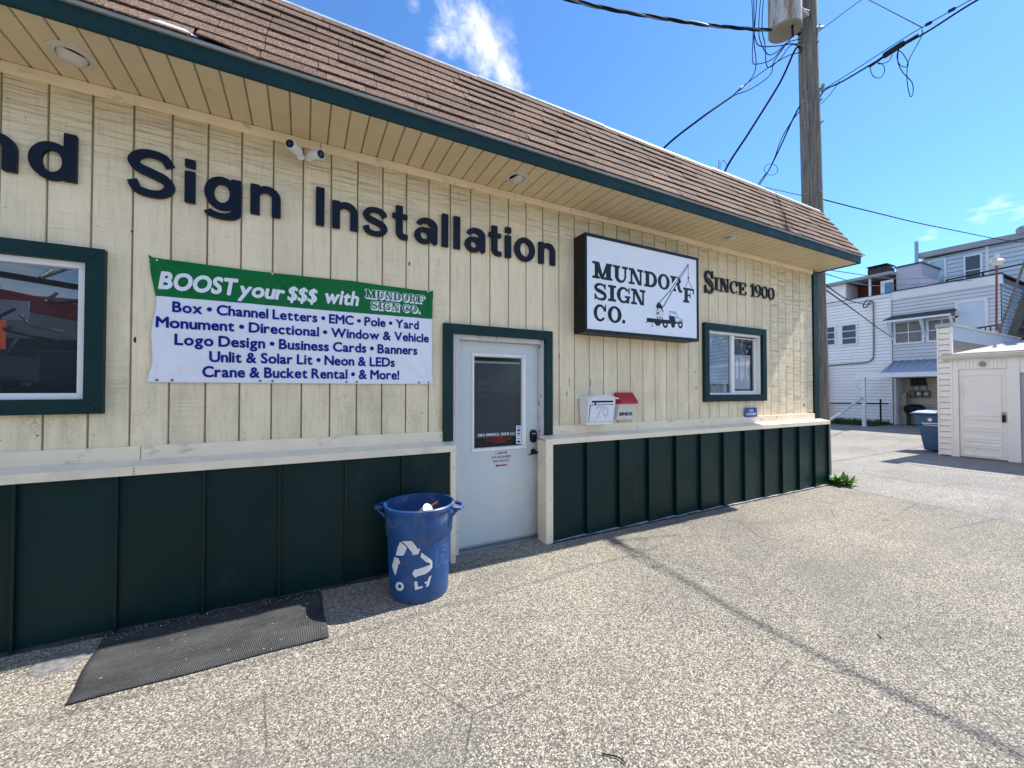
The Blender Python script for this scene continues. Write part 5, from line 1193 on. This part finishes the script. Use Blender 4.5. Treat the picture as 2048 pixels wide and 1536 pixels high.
# wheeled bin
wb = T('wheeled_bin', 'large blue wheeled recycling cart half hidden behind the garage corner', 'bin', (15.7, .52, 0))
m_cart = simple('cart_blue', (.012, .075, .19), .42, .12, 3)
def fr_box(x0, x1, y0, y1, z, X0, X1, Y0, Y1, Z): return [(x0, y0, z), (x1, y0, z), (x1, y1, z), (x0, y1, z), (X0, Y0, Z), (X1, Y0, Z), (X1, Y1, Z), (X0, Y1, Z)]
c_ = MB(); c_.hexa(fr_box(15.46, 15.98, .30, .640, .03, 15.42, 16.06, .26, .735, .66)); c_.hexa(fr_box(15.40, 16.08, .24, .765, .661, 15.38, 16.10, .22, .80, .92))
cbod = c_.obj('body', m_cart, wb, bevel=.02)
MB().hexa(fr_box(15.35, 16.14, .18, .88, .925, 15.36, 16.13, .19, .87, .965)).obj('rim', m_cart, wb, bevel=.01)
lid = MB(); lid.hexa(fr_box(15.37, 16.16, .19, .84, .967, 15.50, 16.05, .24, .76, 1.02)); lid.obj('lid', simple('pale_lid', (.42, .50, .58), .4), wb, bevel=.01)
glyph_obj('logo', [poly(*[(.06 * math.cos(a_) * (1 if k % 2 == 0 else .45), .06 * math.sin(a_) * (1 if k % 2 == 0 else .45)) for k, a_ in enumerate(np.linspace(0, 2 * math.pi, 14, endpoint=False))]), rect(-.15, -.10, .15, -.08), rect(-.13, -.145, .15, -.13)], lambda u, v, d: (15.378 - d - (.8 - .8) , .50 - u, .80 + v), m_whiteprint, wb, .01, .002)
for y in (.34, .62): MB().lathe([(0, .02), (.1, .02), (.1, -.02), (0, -.02)], 18, (16.0, y, .10), Matrix.Rotation(R(90), 3, 'X')).obj('wheel', m_black, wb)

# ================================================================== WHITE HOUSES BEHIND
def lap(x, y0, y1, z0, z1, ex_, mt, parent, name='lap_siding', t=.032):
    """lapped boards on a wall facing -x"""
    b = MB(); z = z0
    while z < z1 - .01:
        e = min(z + ex_, z1); g = ex_ * .085; b.add([(x - t, y0, z + g), (x - t, y1, z + g), (x - .010, y1, e), (x - .010, y0, e), (x + .02, y0, z + g), (x + .02, y1, z + g), (x + .02, y0, e), (x + .02, y1, e)], [(0, 1, 2, 3)[::-1], (4, 5, 1, 0)[::-1], (3, 2, 7, 6)[::-1]]); z += ex_
    return stuff(b.obj(name, mt, parent))
HX = 25.0
m_sid = simple('white_house_siding', (.86, .84, .84), .55, .04, .8, dirt=((.5, .5, .5), .6, .8, 2, (1, 1, .5), .3))
m_sid2 = simple('grey_white_siding', (.60, .60, .64), .55, .05, .8)
m_htrim = simple('house_trim', (.70, .72, .76), .5, .05, 1)
m_hroof = simple('dark_roof_edge', (.045, .045, .055), .7, .2, 2)
m_sdk = simple('siding_shadow_gap', (.14, .15, .17), .8)
ha = T('white_house', 'two storey white sided house with dark red upper porch behind the alley', 'house', (28, 7, 0))
bx('wall', HX + .021, 33, 4.49, 16, 0, 5.78, m_sdk, ha)
lap(HX, 4.49, 6.96, .05, 5.78, .150, m_sid, ha); lap(HX, 6.96, 9.5, 2.85, 5.78, .150, m_sid, ha)
bx('porch_rail_band', HX - .05, HX + .15, 4.49, 16, 5.781, 5.965, m_htrim, ha)
bx('roof_line', HX - .07, HX - .051, 4.49, 16, 5.94, 5.972, m_hroof, ha)
bx('upper_wall', HX + .1, 33, 6.225, 16, 5.966, 6.80, m_sid, ha); lap(HX + .1, 6.225, 9.5, 5.97, 6.80, .15, m_sid, ha)
bx('porch_back_wall', HX + 1.3, 33, 4.49, 6.22, 5.966, 6.80, simple('dark_red_paint', (.11, .012, .014), .6, .1, 2), ha)
bx('porch_post', HX + .02, HX + .12, 5.235, 5.305, 5.966, 6.80, m_htrim, ha)
bx('porch_door', HX + .25, HX + .30, 4.50, 4.95, 5.966, 6.62, m_htrim, ha); bx('door_glass', HX + .235, HX + .249, 4.50, 4.80, 5.97, 6.50, simple('blue_glass', (.06, .20, .32), .2, .2, 2), ha)
MB().hexa([(HX - .15, 4.44, 6.80), (33, 4.44, 7.1), (33, 16, 7.1), (HX - .15, 16, 6.80), (HX - .15, 4.44, 6.93), (33, 4.44, 7.25), (33, 16, 7.25), (HX - .15, 16, 6.93)]).obj('roof', simple('grey_roof_edge', (.28, .29, .31), .6, .1, 2), ha)
bx('corner_board', HX - .035, HX, 4.485, 4.53, .05, 5.78, m_htrim, ha)
bx('corner_board', HX - .035, HX, 6.89, 6.965, .1, 2.80, m_htrim, ha)
def far_window(parent, x, y0, y1, z0, z1, nh=1, nv=0, f=.07, mt=m_farglass, sill=True):
    w = MB(); w.box(x - .05, x, y0, y1, z0, z0 + f); w.box(x - .05, x, y0, y1, z1 - f, z1); w.box(x - .049, x, y0, y0 + f, z0 + f, z1 - f); w.box(x - .049, x, y1 - f, y1, z0 + f, z1 - f)
    for k in range(nh):
        z = z0 + (z1 - z0) * (k + 1) / (nh + 1); w.box(x - .046, x, y0 + f, y1 - f, z - .02, z + .02)
    for k in range(nv):
        y = y0 + (y1 - y0) * (k + 1) / (nv + 1); w.box(x - .044, x, y - .015, y + .015, z0 + f, z1 - f)
    o = w.obj('window', m_htrim, parent); bx('pane', x - .035, x - .028, y0 + f, y1 - f, z0 + f, z1 - f, mt, o)
    return o
m_curt = simple('curtained_glass', (.17, .16, .15), .35, .25, 6, spec=.5)
far_window(ha, HX - .022, 6.59, 7.20, 3.78, 4.78, 2); far_window(ha, HX - .022, 5.72, 6.40, 3.74, 4.78, 2)
MB().tube(spline([(HX - .08, 5.10, 5.66), (HX - .07, 5.11, 4.8), (HX - .07, 5.125, 3.25), (HX - .07, 5.2, 2.98), (HX - .07, 5.42, 2.86), (HX - .07, 6.1, 2.83), (HX - .07, 6.95, 2.80)], 6), .030, 8).obj('conduit', simple('conduit_grey', (.16, .17, .18), .5), ha, smooth=True)
MB().tube(spline([(HX - .1, 5.10, 5.66), (HX - .2, 5.18, 5.70), (HX - .25, 5.25, 5.50), (HX - .25, 5.38, 5.42), (HX - .2, 5.42, 5.62), (HX - .1, 5.30, 5.80)], 6), .022, 6).obj('weatherhead_wire', m_wire, ha)
mm_ = Mat('old_brick'); br = mm_.n.new('ShaderNodeTexNoise'); m_brick = mm_.out(mm_.mix(mm_.rng(mm_.noise(6, 4), .3, .7), (.16, .12, .085), (.28, .22, .17)), .85)
bx('brick_pier', HX - .3, HX - .04, 6.97, 7.9, 0, 2.85, m_brick, ha)
bk = MB()
for r in range(30):
    for c in range(5):
        y = 6.98 + c * .22 + (r % 2) * .11; bk.box(HX - .315, HX - .301, y, min(y + .205, 7.9), .01 + r * .094, .01 + r * .094 + .078)
stuff(bk.obj('bricks', m_brick, ha))
bx('chimney', 28, 28.9, 5.67, 6.46, 7.0, 7.95, simple('sooty_chimney', (.03, .025, .025), .8, .2, 3), ha)
for y in (5.70, 5.92, 6.2, 6.40): bx('chimney_pot', 28.1, 28.3, y, y + .08, 7.951, 8.04, m_black, ha)
bx('chimney_cap', 27.95, 28.95, 5.64, 6.49, 8.041, 8.09, m_black, ha)

hb_ = T('grey_white_house', 'flat roofed grey white extension with black awning, boarded door and meter alcove', 'house', (28, 3, 0))
bx('wall', HX + .071, 31, 1.30, 4.484, 2.10, 5.90, m_sdk, hb_)
bx('alcove_side', HX + .05, 25.9, 4.39, 4.484, 0, 2.10, m_htrim, hb_)
bx('alcove_back', 25.9, 31, 1.30, 4.484, 0, 2.10, simple('tan_alcove_siding', (.30, .27, .21), .7, .1, 3), hb_)
lap(25.9, 1.31, 4.38, .02, 2.08, .13, simple('tan_alcove_boards', (.55, .50, .40), .7, .1, 3), hb_, 'alcove_siding')
bx('alcove_wall', HX + .05, 25.85, 1.30, 2.2, 0, 2.10, m_sid2, hb_)
bx('alcove_partition', 25.4, 25.45, 4.17, 4.38, 0, 1.42, simple('tan_board', (.40, .37, .30), .7, .1, 3), hb_)
lap(HX + .05, 1.30, 4.484, 2.10, 5.62, .150, m_sid2, hb_)
bx('parapet_band', HX + .0, HX + .2, 1.26, 4.484, 5.62, 5.985, m_htrim, hb_)
bx('flat_roof', HX - .03, 31, 1.24, 4.484, 5.986, 6.03, m_hroof, hb_)
lp2 = MB(); z = 2.1
while z < 5.6:
    lp2.add([(HX + .05, 1.276, z), (31, 1.276, z), (31, 1.296, z + .15), (HX + .05, 1.296, z + .15), (HX + .05, 1.30, z), (31, 1.30, z)], [(0, 1, 2, 3), (4, 5, 1, 0)]); z += .15
stuff(lp2.obj('lap_siding', simple('blue_grey_side', (.30, .38, .48), .55, .06, 1), hb_))
bx('stair_block', HX + .4, 27.5, 3.60, 4.44, 6.031, 7.12, simple('lilac_grey_render', (.42, .43, .54), .7, .06, 2), hb_)
bx('stair_block_cap', HX + .34, 27.56, 3.56, 4.48, 7.121, 7.18, m_hroof, hb_)
bd = bx('boarded_door', HX - .01, HX + .04, 1.70, 2.41, 3.90, 5.06, simple('pale_blue_board', (.55, .62, .74), .5, .05, 2), hb_)
w_ = MB(); w_.box(HX - .03, HX + .04, 2.411, 2.50, 3.9, 5.12); w_.box(HX - .03, HX + .04, 1.61, 1.699, 3.9, 5.12); w_.box(HX - .032, HX + .04, 1.61, 2.50, 5.061, 5.15); w_.obj('door_frame', m_htrim, hb_)
far_window(hb_, HX + .02, 3.42, 4.43, 3.58, 4.62, 1, 1, .08, m_curt); far_window(hb_, HX + .02, 2.40, 3.36, 3.58, 4.58, 1, 1, .08, m_curt)
# black awning on white brackets
MB().hexa([(HX - .55, 2.50, 4.60), (HX + .02, 2.46, 4.80), (HX + .02, 4.46, 4.80), (HX - .55, 4.60, 4.65), (HX - .55, 2.50, 4.64), (HX + .02, 2.46, 4.90), (HX + .02, 4.46, 4.90), (HX - .55, 4.60, 4.69)]).obj('awning', m_hroof, hb_)
bx('awning_edge', HX - .57, HX - .551, 2.48, 4.62, 4.555, 4.64, m_htrim, hb_)
for y in (4.46, 3.40, 2.52): MB().tube([(HX - .5, y, 4.55), (HX - .02, y, 3.85)], .045, 4).obj('awning_bracket', m_htrim, hb_)
# meters in the alcove
for k, y in enumerate((4.08, 3.86, 3.62)):
    mt_ = bx('meter_box', 25.77, 25.86, y - .10, y + .10, 1.22, 1.54, simple('meter_grey', (.16, .16, .16), .5), hb_, .01)
    MB().lathe([(.075, 0), (.075, .05), (.055, .075), (0, .08)], 18, (25.77, y, 1.39), Matrix.Rotation(R(-90), 3, 'Y')).obj('meter_dial', simple('meter_glass', ((.25, .24, .2), (.75, .75, .72), (.6, .6, .55))[k], .2), mt_, smooth=True)
    bx('service_conduit', 25.82, 25.86, y - .015, y + .015, 1.545, 1.86, m_aludk, hb_)
for y in (4.02, 3.76): bx('breaker_panel', 25.75, 25.86, y - .11, y + .11, 1.75, 2.08, m_black, hb_)
# corrugated porch roof with white beam and post
n_ = 60; V = []; F = []
for i in range(n_ + 1):
    y = 2.2 + 2.22 * i / n_; dz = .028 * math.cos(i * math.pi * 2 * 9 / n_)
    V += [(HX + .0, y + .0, 2.86 + dz), (22.62, y - .30 if i < n_ else y - .52, 2.25 + dz * .8)]
F = [(2 * i, 2 * i + 1, 2 * i + 3, 2 * i + 2) for i in range(n_)]
cr_ = T('porch_roof', 'corrugated blue grey porch roof on a white beam and leaning post', 'porch', (22.6, 4.58, 0))
m_corr = simple('blue_grey_corrugated', (.26, .34, .46), .45, .1, 2)
cs = mesh('corrugated_sheet', V, F, m_corr, cr_, True); q_ = cs.modifiers.new('thick', 'SOLIDIFY'); q_.thickness = .006
bx('beam', 22.48, 22.60, 1.9, 4.84, 2.10, 2.26, m_htrim, cr_); bx('beam_trim', 22.44, 22.479, 1.9, 4.84, 2.085, 2.13, m_white, cr_)
bx('outrigger', 22.601, 24.9, 4.72, 4.80, 2.14, 2.24, m_htrim, cr_)
MB().hexa(fr_box(22.48, 22.60, 4.53, 4.645, 0, 22.48, 22.60, 4.53, 4.645, 2.098)).obj('post', m_htrim, cr_)
MB().tube([(22.54, 4.90, 1.86), (22.54, 4.63, 1.50)], .045, 4).obj('brace', m_htrim, cr_)
ds = T('drain_pipe', 'white sloping drain pipe leaning from the porch post to the ground', 'pipe', (21.2, 5.2, 0))
MB().tube([(22.40, 4.60, 1.25), (21.9, 5.15, .55)], .055, 10).obj('upper_length', simple('shaded_pipe_tone', (.50, .58, .66), .4), ds, smooth=True)  # shade painted in: upper length bluer as shaded, lower one white as lit
MB().tube([(21.9, 5.15, .55), (21.3, 5.72, -.02)], .065, 10).obj('lower_length', m_white, ds, smooth=True)
fn = T('rail_fence', 'low black pipe railing in front of the white siding', 'fence', (24.6, 5.7, 0))
MB().tube([(24.6, 4.5, .94), (24.6, 6.95, .90)], .028, 8).obj('top_rail', m_black, fn)
for y, h in ((4.78, 1.15), (6.93, .95)): MB().tube([(24.6, y, 0), (24.6, y, h)], .035, 8).obj('fence_post', m_black, fn)
bb_ = T('covered_grill', 'black covered grill standing in the dark meter alcove', 'grill', (26.6, 3.9, 0))
MB().lathe([(.0, .93), (.2, .91), (.32, .84), (.35, .72), (.30, .55), (.1, .5), (0, .5)], 24, (25.45, 3.92, 0)).obj('cover', m_black, bb_, smooth=True)
for q in ((25.3, 3.72), (25.6, 3.72), (25.3, 4.12), (25.6, 4.12)): MB().tube([(q[0], q[1], 0), (q[0], q[1], .6)], .02, 6).obj('leg', m_black, bb_)

hc_ = T('upper_house', 'tall rear house with pale lap siding and two sash windows above the flat roofs', 'house', (31, 1, 0))
bx('wall', 29.021, 34, -6, 4.66, 0, 8.10, m_sdk, hc_); lap(29.0, -3, 4.62, 6.0, 8.08, .20, simple('pale_blue_siding', (.50, .58, .68), .55, .05, 1), hc_)
MB().hexa([(28.75, -6, 7.90), (34, -6, 8.3), (34, 4.72, 8.5), (28.75, 4.72, 8.17), (28.75, -6, 8.15), (34, -6, 8.5), (34, 4.72, 8.75), (28.75, 4.72, 8.43)]).obj('roof', simple('weathered_roof_edge', (.30, .31, .34), .6, .1, 2), hc_)
far_window(hc_, 28.97, 3.78, 4.42, 6.5, 7.98, 1, 0, .07, simple('pale_blue_glass', (.28, .42, .48), .15, .2, 1.5, spec=.9)); far_window(hc_, 28.97, 2.62, 3.22, 6.4, 7.86, 1, 0, .07)
for y in (4.56, 2.44): bx('corner_board', 28.955, 28.99, y, y + .09, 6.2, 8.1, m_htrim, hc_)
tag(MB().tube([(28.6, 4.72, 5.9), (28.6, 4.72, 9.0)], .075, 10).obj('vent_stack', simple('grey_blue_pipe', (.30, .36, .44), .5), None, smooth=True), 'tall grey blue vent pipe rising beside the upper house roof', 'pipe')
sd_ = T('satellite_dish', 'grey satellite dish on the roof edge at the right of the upper house', 'dish', (28.8, 1.40, 8.2))
MB().lathe([(0, 0), (.11, .015), (.19, .05)], 24, (28.75, 1.42, 8.42), Matrix.Rotation(R(-75), 3, 'Y')).obj('dish', m_gal, sd_, smooth=True); MB().tube([(28.85, 1.40, 8.12), (28.8, 1.40, 8.5)], .03, 8).obj('mount', m_white, sd_)
rl = T('roof_railing', 'black pipe railing along the edge of the flat roof', 'railing', (25.1, 2, 6.0))
MB().tube([(25.2, 2.80, 6.14), (25.2, -1.4, 6.40)], .030, 8).obj('rail', m_black, rl)
for y in (2.78, 1.78, .6): MB().tube([(25.2, y, 5.98), (25.2, y, 6.14 + (2.8 - y) * .06)], .03, 6).obj('post', m_black, rl)
# lamp on red pole, railing and stairs in front of the houses
lp = T('yard_lamp', 'white barn style lamp on a rusty red conduit pole', 'lamp', (19, .15, 0))
MB().tube([(19, .175, 0), (19, .15, 3.25)], .035, 10).obj('lower_pole', simple('pinkish_grey_paint', (.42, .36, .36), .6), lp, smooth=True)
MB().tube([(19, .15, 3.25), (19, .121, 5.12)], .024, 10).obj('upper_pole', simple('rusty_red_paint', (.17, .045, .04), .6, .2, 5), lp, smooth=True)
MB().lathe([(.115, -.02), (.12, .03), (.155, .09), (.165, .10), (.12, .15), (.055, .18), (.05, .23), (.06, .27), (.04, .31), (0, .32)], 24, (19, .12, 5.12)).obj('lamp_head', simple('chalky_enamel', (.55, .54, .50), .5), lp, smooth=True)
sr = T('porch_railing', 'short black metal railing above the garage parapet beside the red pole', 'railing', (19.1, .4, 3.0))
MB().tube([(19.1, .72, 3.36), (19.1, .16, 3.42)], .022, 6).obj('top_rail', m_black, sr)
for k in range(6): MB().tube([(19.1, .68 - k * .1, 2.6), (19.1, .68 - k * .1, 3.37 + k * .01)], .012, 6).obj('baluster', m_black, sr)
bx('newel_post', 19.05, 19.15, .06, .15, 2.6, 3.45, m_pole, sr)
stt = T('outdoor_stair', 'steep dark wooden outdoor stair rising to the right beside the house', 'stairs', (21, -.1, 0))
m_st = simple('dark_weathered_wood', (.075, .068, .062), .8, .2, 6)
for x in (20.6, 21.5): MB().hexa([(x, .30, 2.4), (x + .07, .30, 2.4), (x + .07, .46, 2.5), (x, .46, 2.5), (x, -.85, 7.0), (x + .07, -.85, 7.0), (x + .07, -.70, 7.1), (x, -.70, 7.1)]).obj('stringer', m_st, stt)
for k in range(16):
    z = 2.7 + k * .25; y = .36 - (z - 2.7) * .235; bx('tread', 20.671, 21.499, y - .16, y + .06, z, z + .04, m_st, stt)
MB().tube([(20.63, .40, 3.5), (20.63, -.72, 7.9)], .030, 6).obj('handrail', m_pole, stt)

# ================================================================== PLANTS
m_leaf = simple('weed_leaf', (.11, .23, .025), .5, .3, 30, spec=.4)
m_leaf.node_tree.nodes['Principled BSDF'].inputs['Subsurface Weight'].default_value = 0.0
def leaf(p, az, el, L, w, droop, mt, par):
    V = []; F = []; n = 6; d = Vector((math.cos(az), math.sin(az), 0)); s = Vector((-d.y, d.x, 0)); pos = Vector(p)
    for i in range(n + 1):
        t = i / n; e = el - droop * t; wd = w * math.sin(math.pi * min(.98, .12 + .86 * t)) ** .8
        V += [pos - s * wd, pos + Vector((0, 0, -.15 * wd)), pos + s * wd]
        pos = pos + (d * math.cos(e) + Vector((0, 0, math.sin(e)))) * (L / n)
    for i in range(n):
        a = i * 3; F += [(a, a + 1, a + 4, a + 3), (a + 1, a + 2, a + 5, a + 4)]
    return mesh('leaf', V, F, mt, par)
wd_ = T('weed', 'leafy bright green weed growing at the building corner', 'plant', (9.25, -.22, 0))
for k in range(80):
    c = Vector((9.18 + rnd.uniform(-.08, .16), -.22 + rnd.uniform(-.14, .12), 0)); az = math.atan2(c.y + .22, c.x - 9.24) + rnd.uniform(-.9, .9)
    leaf(c, az, rnd.uniform(.5, 1.45), rnd.uniform(.12, .24), rnd.uniform(.020, .034), rnd.uniform(.4, 1.5), m_leaf, wd_)
m_gr = simple('dark_green_grass', (.035, .075, .018), .7, .3, 8)  # one dark green for the blades and the strip
gb = MB()
for k in range(2600):
    x = rnd.uniform(23.2, 24.95); y = rnd.uniform(4.55, 8.6); a = rnd.uniform(0, 6.28); h = rnd.uniform(.08, .28); w = .02
    gb.add([(x - w * math.cos(a), y - w * math.sin(a), 0), (x + w * math.cos(a), y + w * math.sin(a), 0), (x + rnd.uniform(-.1, .1), y + rnd.uniform(-.1, .1), h)], [(0, 1, 2)])
stuff(gb.obj('grass', m_gr))
struct(mesh('grass_strip', [(23.1, 4.5, -.004), (25, 4.5, -.004), (25, 9, -.004), (23.1, 9, -.004)], [(0, 1, 2, 3)], m_gr))
pm_ = simple('loose_grit', (.40, .37, .32), .9, .5, 40)
gb = MB()
for k in range(520):
    q = rnd.random()
    if q < .55: x, y = rnd.uniform(-.6, 2.55), -.165 - abs(rnd.gauss(0, .05))
    elif q < .8: x, y = rnd.uniform(2.6, 6.5), -.19 - abs(rnd.gauss(0, .05))
    else: x, y = rnd.uniform(-.5, 6), rnd.uniform(-2.6, -.4)
    if .35 < x < 1.6 and -.83 < y: zz = .017
    else: zz = .001
    r_ = rnd.uniform(.002, .0055); a = rnd.uniform(0, 3)
    gb.add([(x + r_ * math.cos(a + i * 2.09), y + r_ * math.sin(a + i * 2.09), zz) for i in range(3)] + [(x, y, zz + r_ * .9)], [(0, 1, 3), (1, 2, 3), (2, 0, 3)])
stuff(gb.obj('loose_grit', pm_))
# twigs and grit on the paving
for k, (x, y, a, L_, lab) in enumerate(((2.62, -2.30, 1.9, .10, 'small dark twig on the paving in the lower middle'), (4.6, -2.4, .4, .05, 'tiny dark twig on the paving right of the cable shadow'))):
    tag(MB().tube(spline([(x, y, .006), (x + L_ * .4 * math.cos(a), y + L_ * .4 * math.sin(a), .008), (x + L_ * math.cos(a + .3), y + L_ * math.sin(a + .3), .005)], 4), .003, 5).obj('twig', m_black), lab, 'twig')

# ================================================================== ACROSS THE LOT (seen in the window reflections)
ct = T('crane_truck', 'dark red crane truck parked across the lot, seen reflected in the window', 'truck', (-3, -8.5, 0))
m_tr = simple('truck_red', (.42, .02, .015), .4, .15, 2); m_or = simple('orange_steel', (.60, .09, .03), .5, .15, 2); m_dk = simple('dark_truck_steel', (.015, .016, .02), .5, .2, 2)
bx('bed', -7.2, -1.3, -9.6, -7.9, .9, 1.25, m_dk, ct); bx('tool_box', -5.2, -4.1, -7.9, -7.2, .7, 1.75, m_or, ct, .02); bx('tool_box', -4.05, -3.75, -7.9, -7.2, .7, 1.75, m_dk, ct, .02)
MB().hexa([(-6.5, -8.6, 3.65), (-1.2, -8.6, 2.75), (-1.2, -8.2, 2.75), (-6.5, -8.2, 3.65), (-6.5, -8.6, 4.05), (-1.2, -8.6, 3.05), (-1.2, -8.2, 3.05), (-6.5, -8.2, 4.05)]).obj('boom', m_tr, ct, bevel=.02)
MB().hexa([(-6.5, -8.7, 4.15), (-1.2, -8.7, 3.55), (-1.2, -8.4, 3.55), (-6.5, -8.4, 4.15), (-6.5, -8.7, 4.25), (-1.2, -8.7, 3.63), (-1.2, -8.4, 3.63), (-6.5, -8.4, 4.25)]).obj('upper_boom', m_dk, ct)
bx('turret', -5.4, -4.3, -9.2, -8.0, 1.25, 3.3, m_or, ct, .05); bx('cab', -4.2, -2.6, -9.7, -8.0, .9, 2.35, m_dk, ct, .05); bx('cab_window', -3.95, -3.3, -7.995, -7.985, 1.7, 2.2, m_farglass, ct)
bx('placard', -3.95, -3.55, -8.19, -8.17, 2.95, 3.35, m_whiteprint, ct)
for x in (-6.6, -5.6, -2.2): MB().lathe([(0, .15), (.5, .15), (.5, -.15), (0, -.15)], 24, (x, -8.0, .5), Matrix.Rotation(R(90), 3, 'X')).obj('wheel', m_black, ct)
for k in range(46):
    x = rnd.uniform(-6.3, -2.6); z = rnd.uniform(1.3, 4.0) ; w = rnd.uniform(.05, .35); h = rnd.uniform(.05, .4)
    if x > -4.1 and z > 2.0: continue
    bx('machinery_block', x, x + w, -8.05, -7.98 + rnd.uniform(0, .3), z, z + h, rnd.choice((m_dk, m_dk, m_tr, m_dk, m_or, m_aludk)), ct)
for k in range(22):
    x = rnd.uniform(-6.2, -3.0); z = rnd.uniform(1.4, 4.0)
    MB().tube(spline([(x, -7.9, z), (x + rnd.uniform(-.3, .4), -7.7, z - rnd.uniform(0, .4)), (x + rnd.uniform(0, .9), -7.9, z + rnd.uniform(-.5, .2))], 5), .03, 6).obj('hose', rnd.choice((m_dk, m_black, m_gal)), ct)
op = T('shop_building', 'pale flat roofed workshop across the lot behind the camera', 'building', (-4, -16, 0))
bx('wall', -16, 2, -22, -15, 0, 4.6, simple('pale_block_wall', (.35, .34, .32), .7, .1, 1), op); bx('bay_door', -7, -3.6, -14.99, -14.95, 0, 3.2, m_dark, op); bx('bay_door', -2.9, 0, -14.99, -14.95, 0, 3.2, m_dark, op); bx('porch_post', -2.72, -2.6, -13.1, -13.0, 0, 3.4, m_gw, op)
def tree(x, y, h, lab):
    t = T('leafy_tree', lab, 'tree', (x, y, 0), 'trees across the street behind the camera')
    MB().tube([(x, y, 0), (x + .2, y, h * .45), (x, y + .2, h * .8)], .28, 8, r1=.08).obj('trunk', m_st, t, smooth=True)
    b = MB()
    for k in range(1500):
        u = Vector((rnd.gauss(0, 1), rnd.gauss(0, 1), rnd.gauss(0, .8))); u = u.normalized() * (rnd.random() ** .4)
        c = Vector((x, y, h * .66)) + Vector((u.x * h * .36, u.y * h * .36, u.z * h * .36)); a = Vector((rnd.uniform(-1, 1), rnd.uniform(-1, 1), rnd.uniform(-1, 1))).normalized(); d = a.orthogonal().normalized() * .16; e = a.cross(d).normalized() * .12
        b.add([c - d, c + e, c + d, c - e], [(0, 1, 2, 3)])
    b.obj('crown', simple('tree_foliage', (.06, .085, .03), .6, .3, 1), t)
for x, y, h, lab in ((34, -20, 7, 'tree nearest the alley across the street'), (44, -24, 9, 'tall middle tree across the street'), (27, -26, 7.5, 'tree beside the workshop across the street'), (16, -30, 8, 'tree behind the workshop row')): tree(x, y, h, lab)

# children were modelled in world coordinates: keep them there under their moved roots
for r_ in roots:
    inv = Matrix.Translation(-Vector(r_.location))
    for c in r_.children: c.matrix_parent_inverse = inv
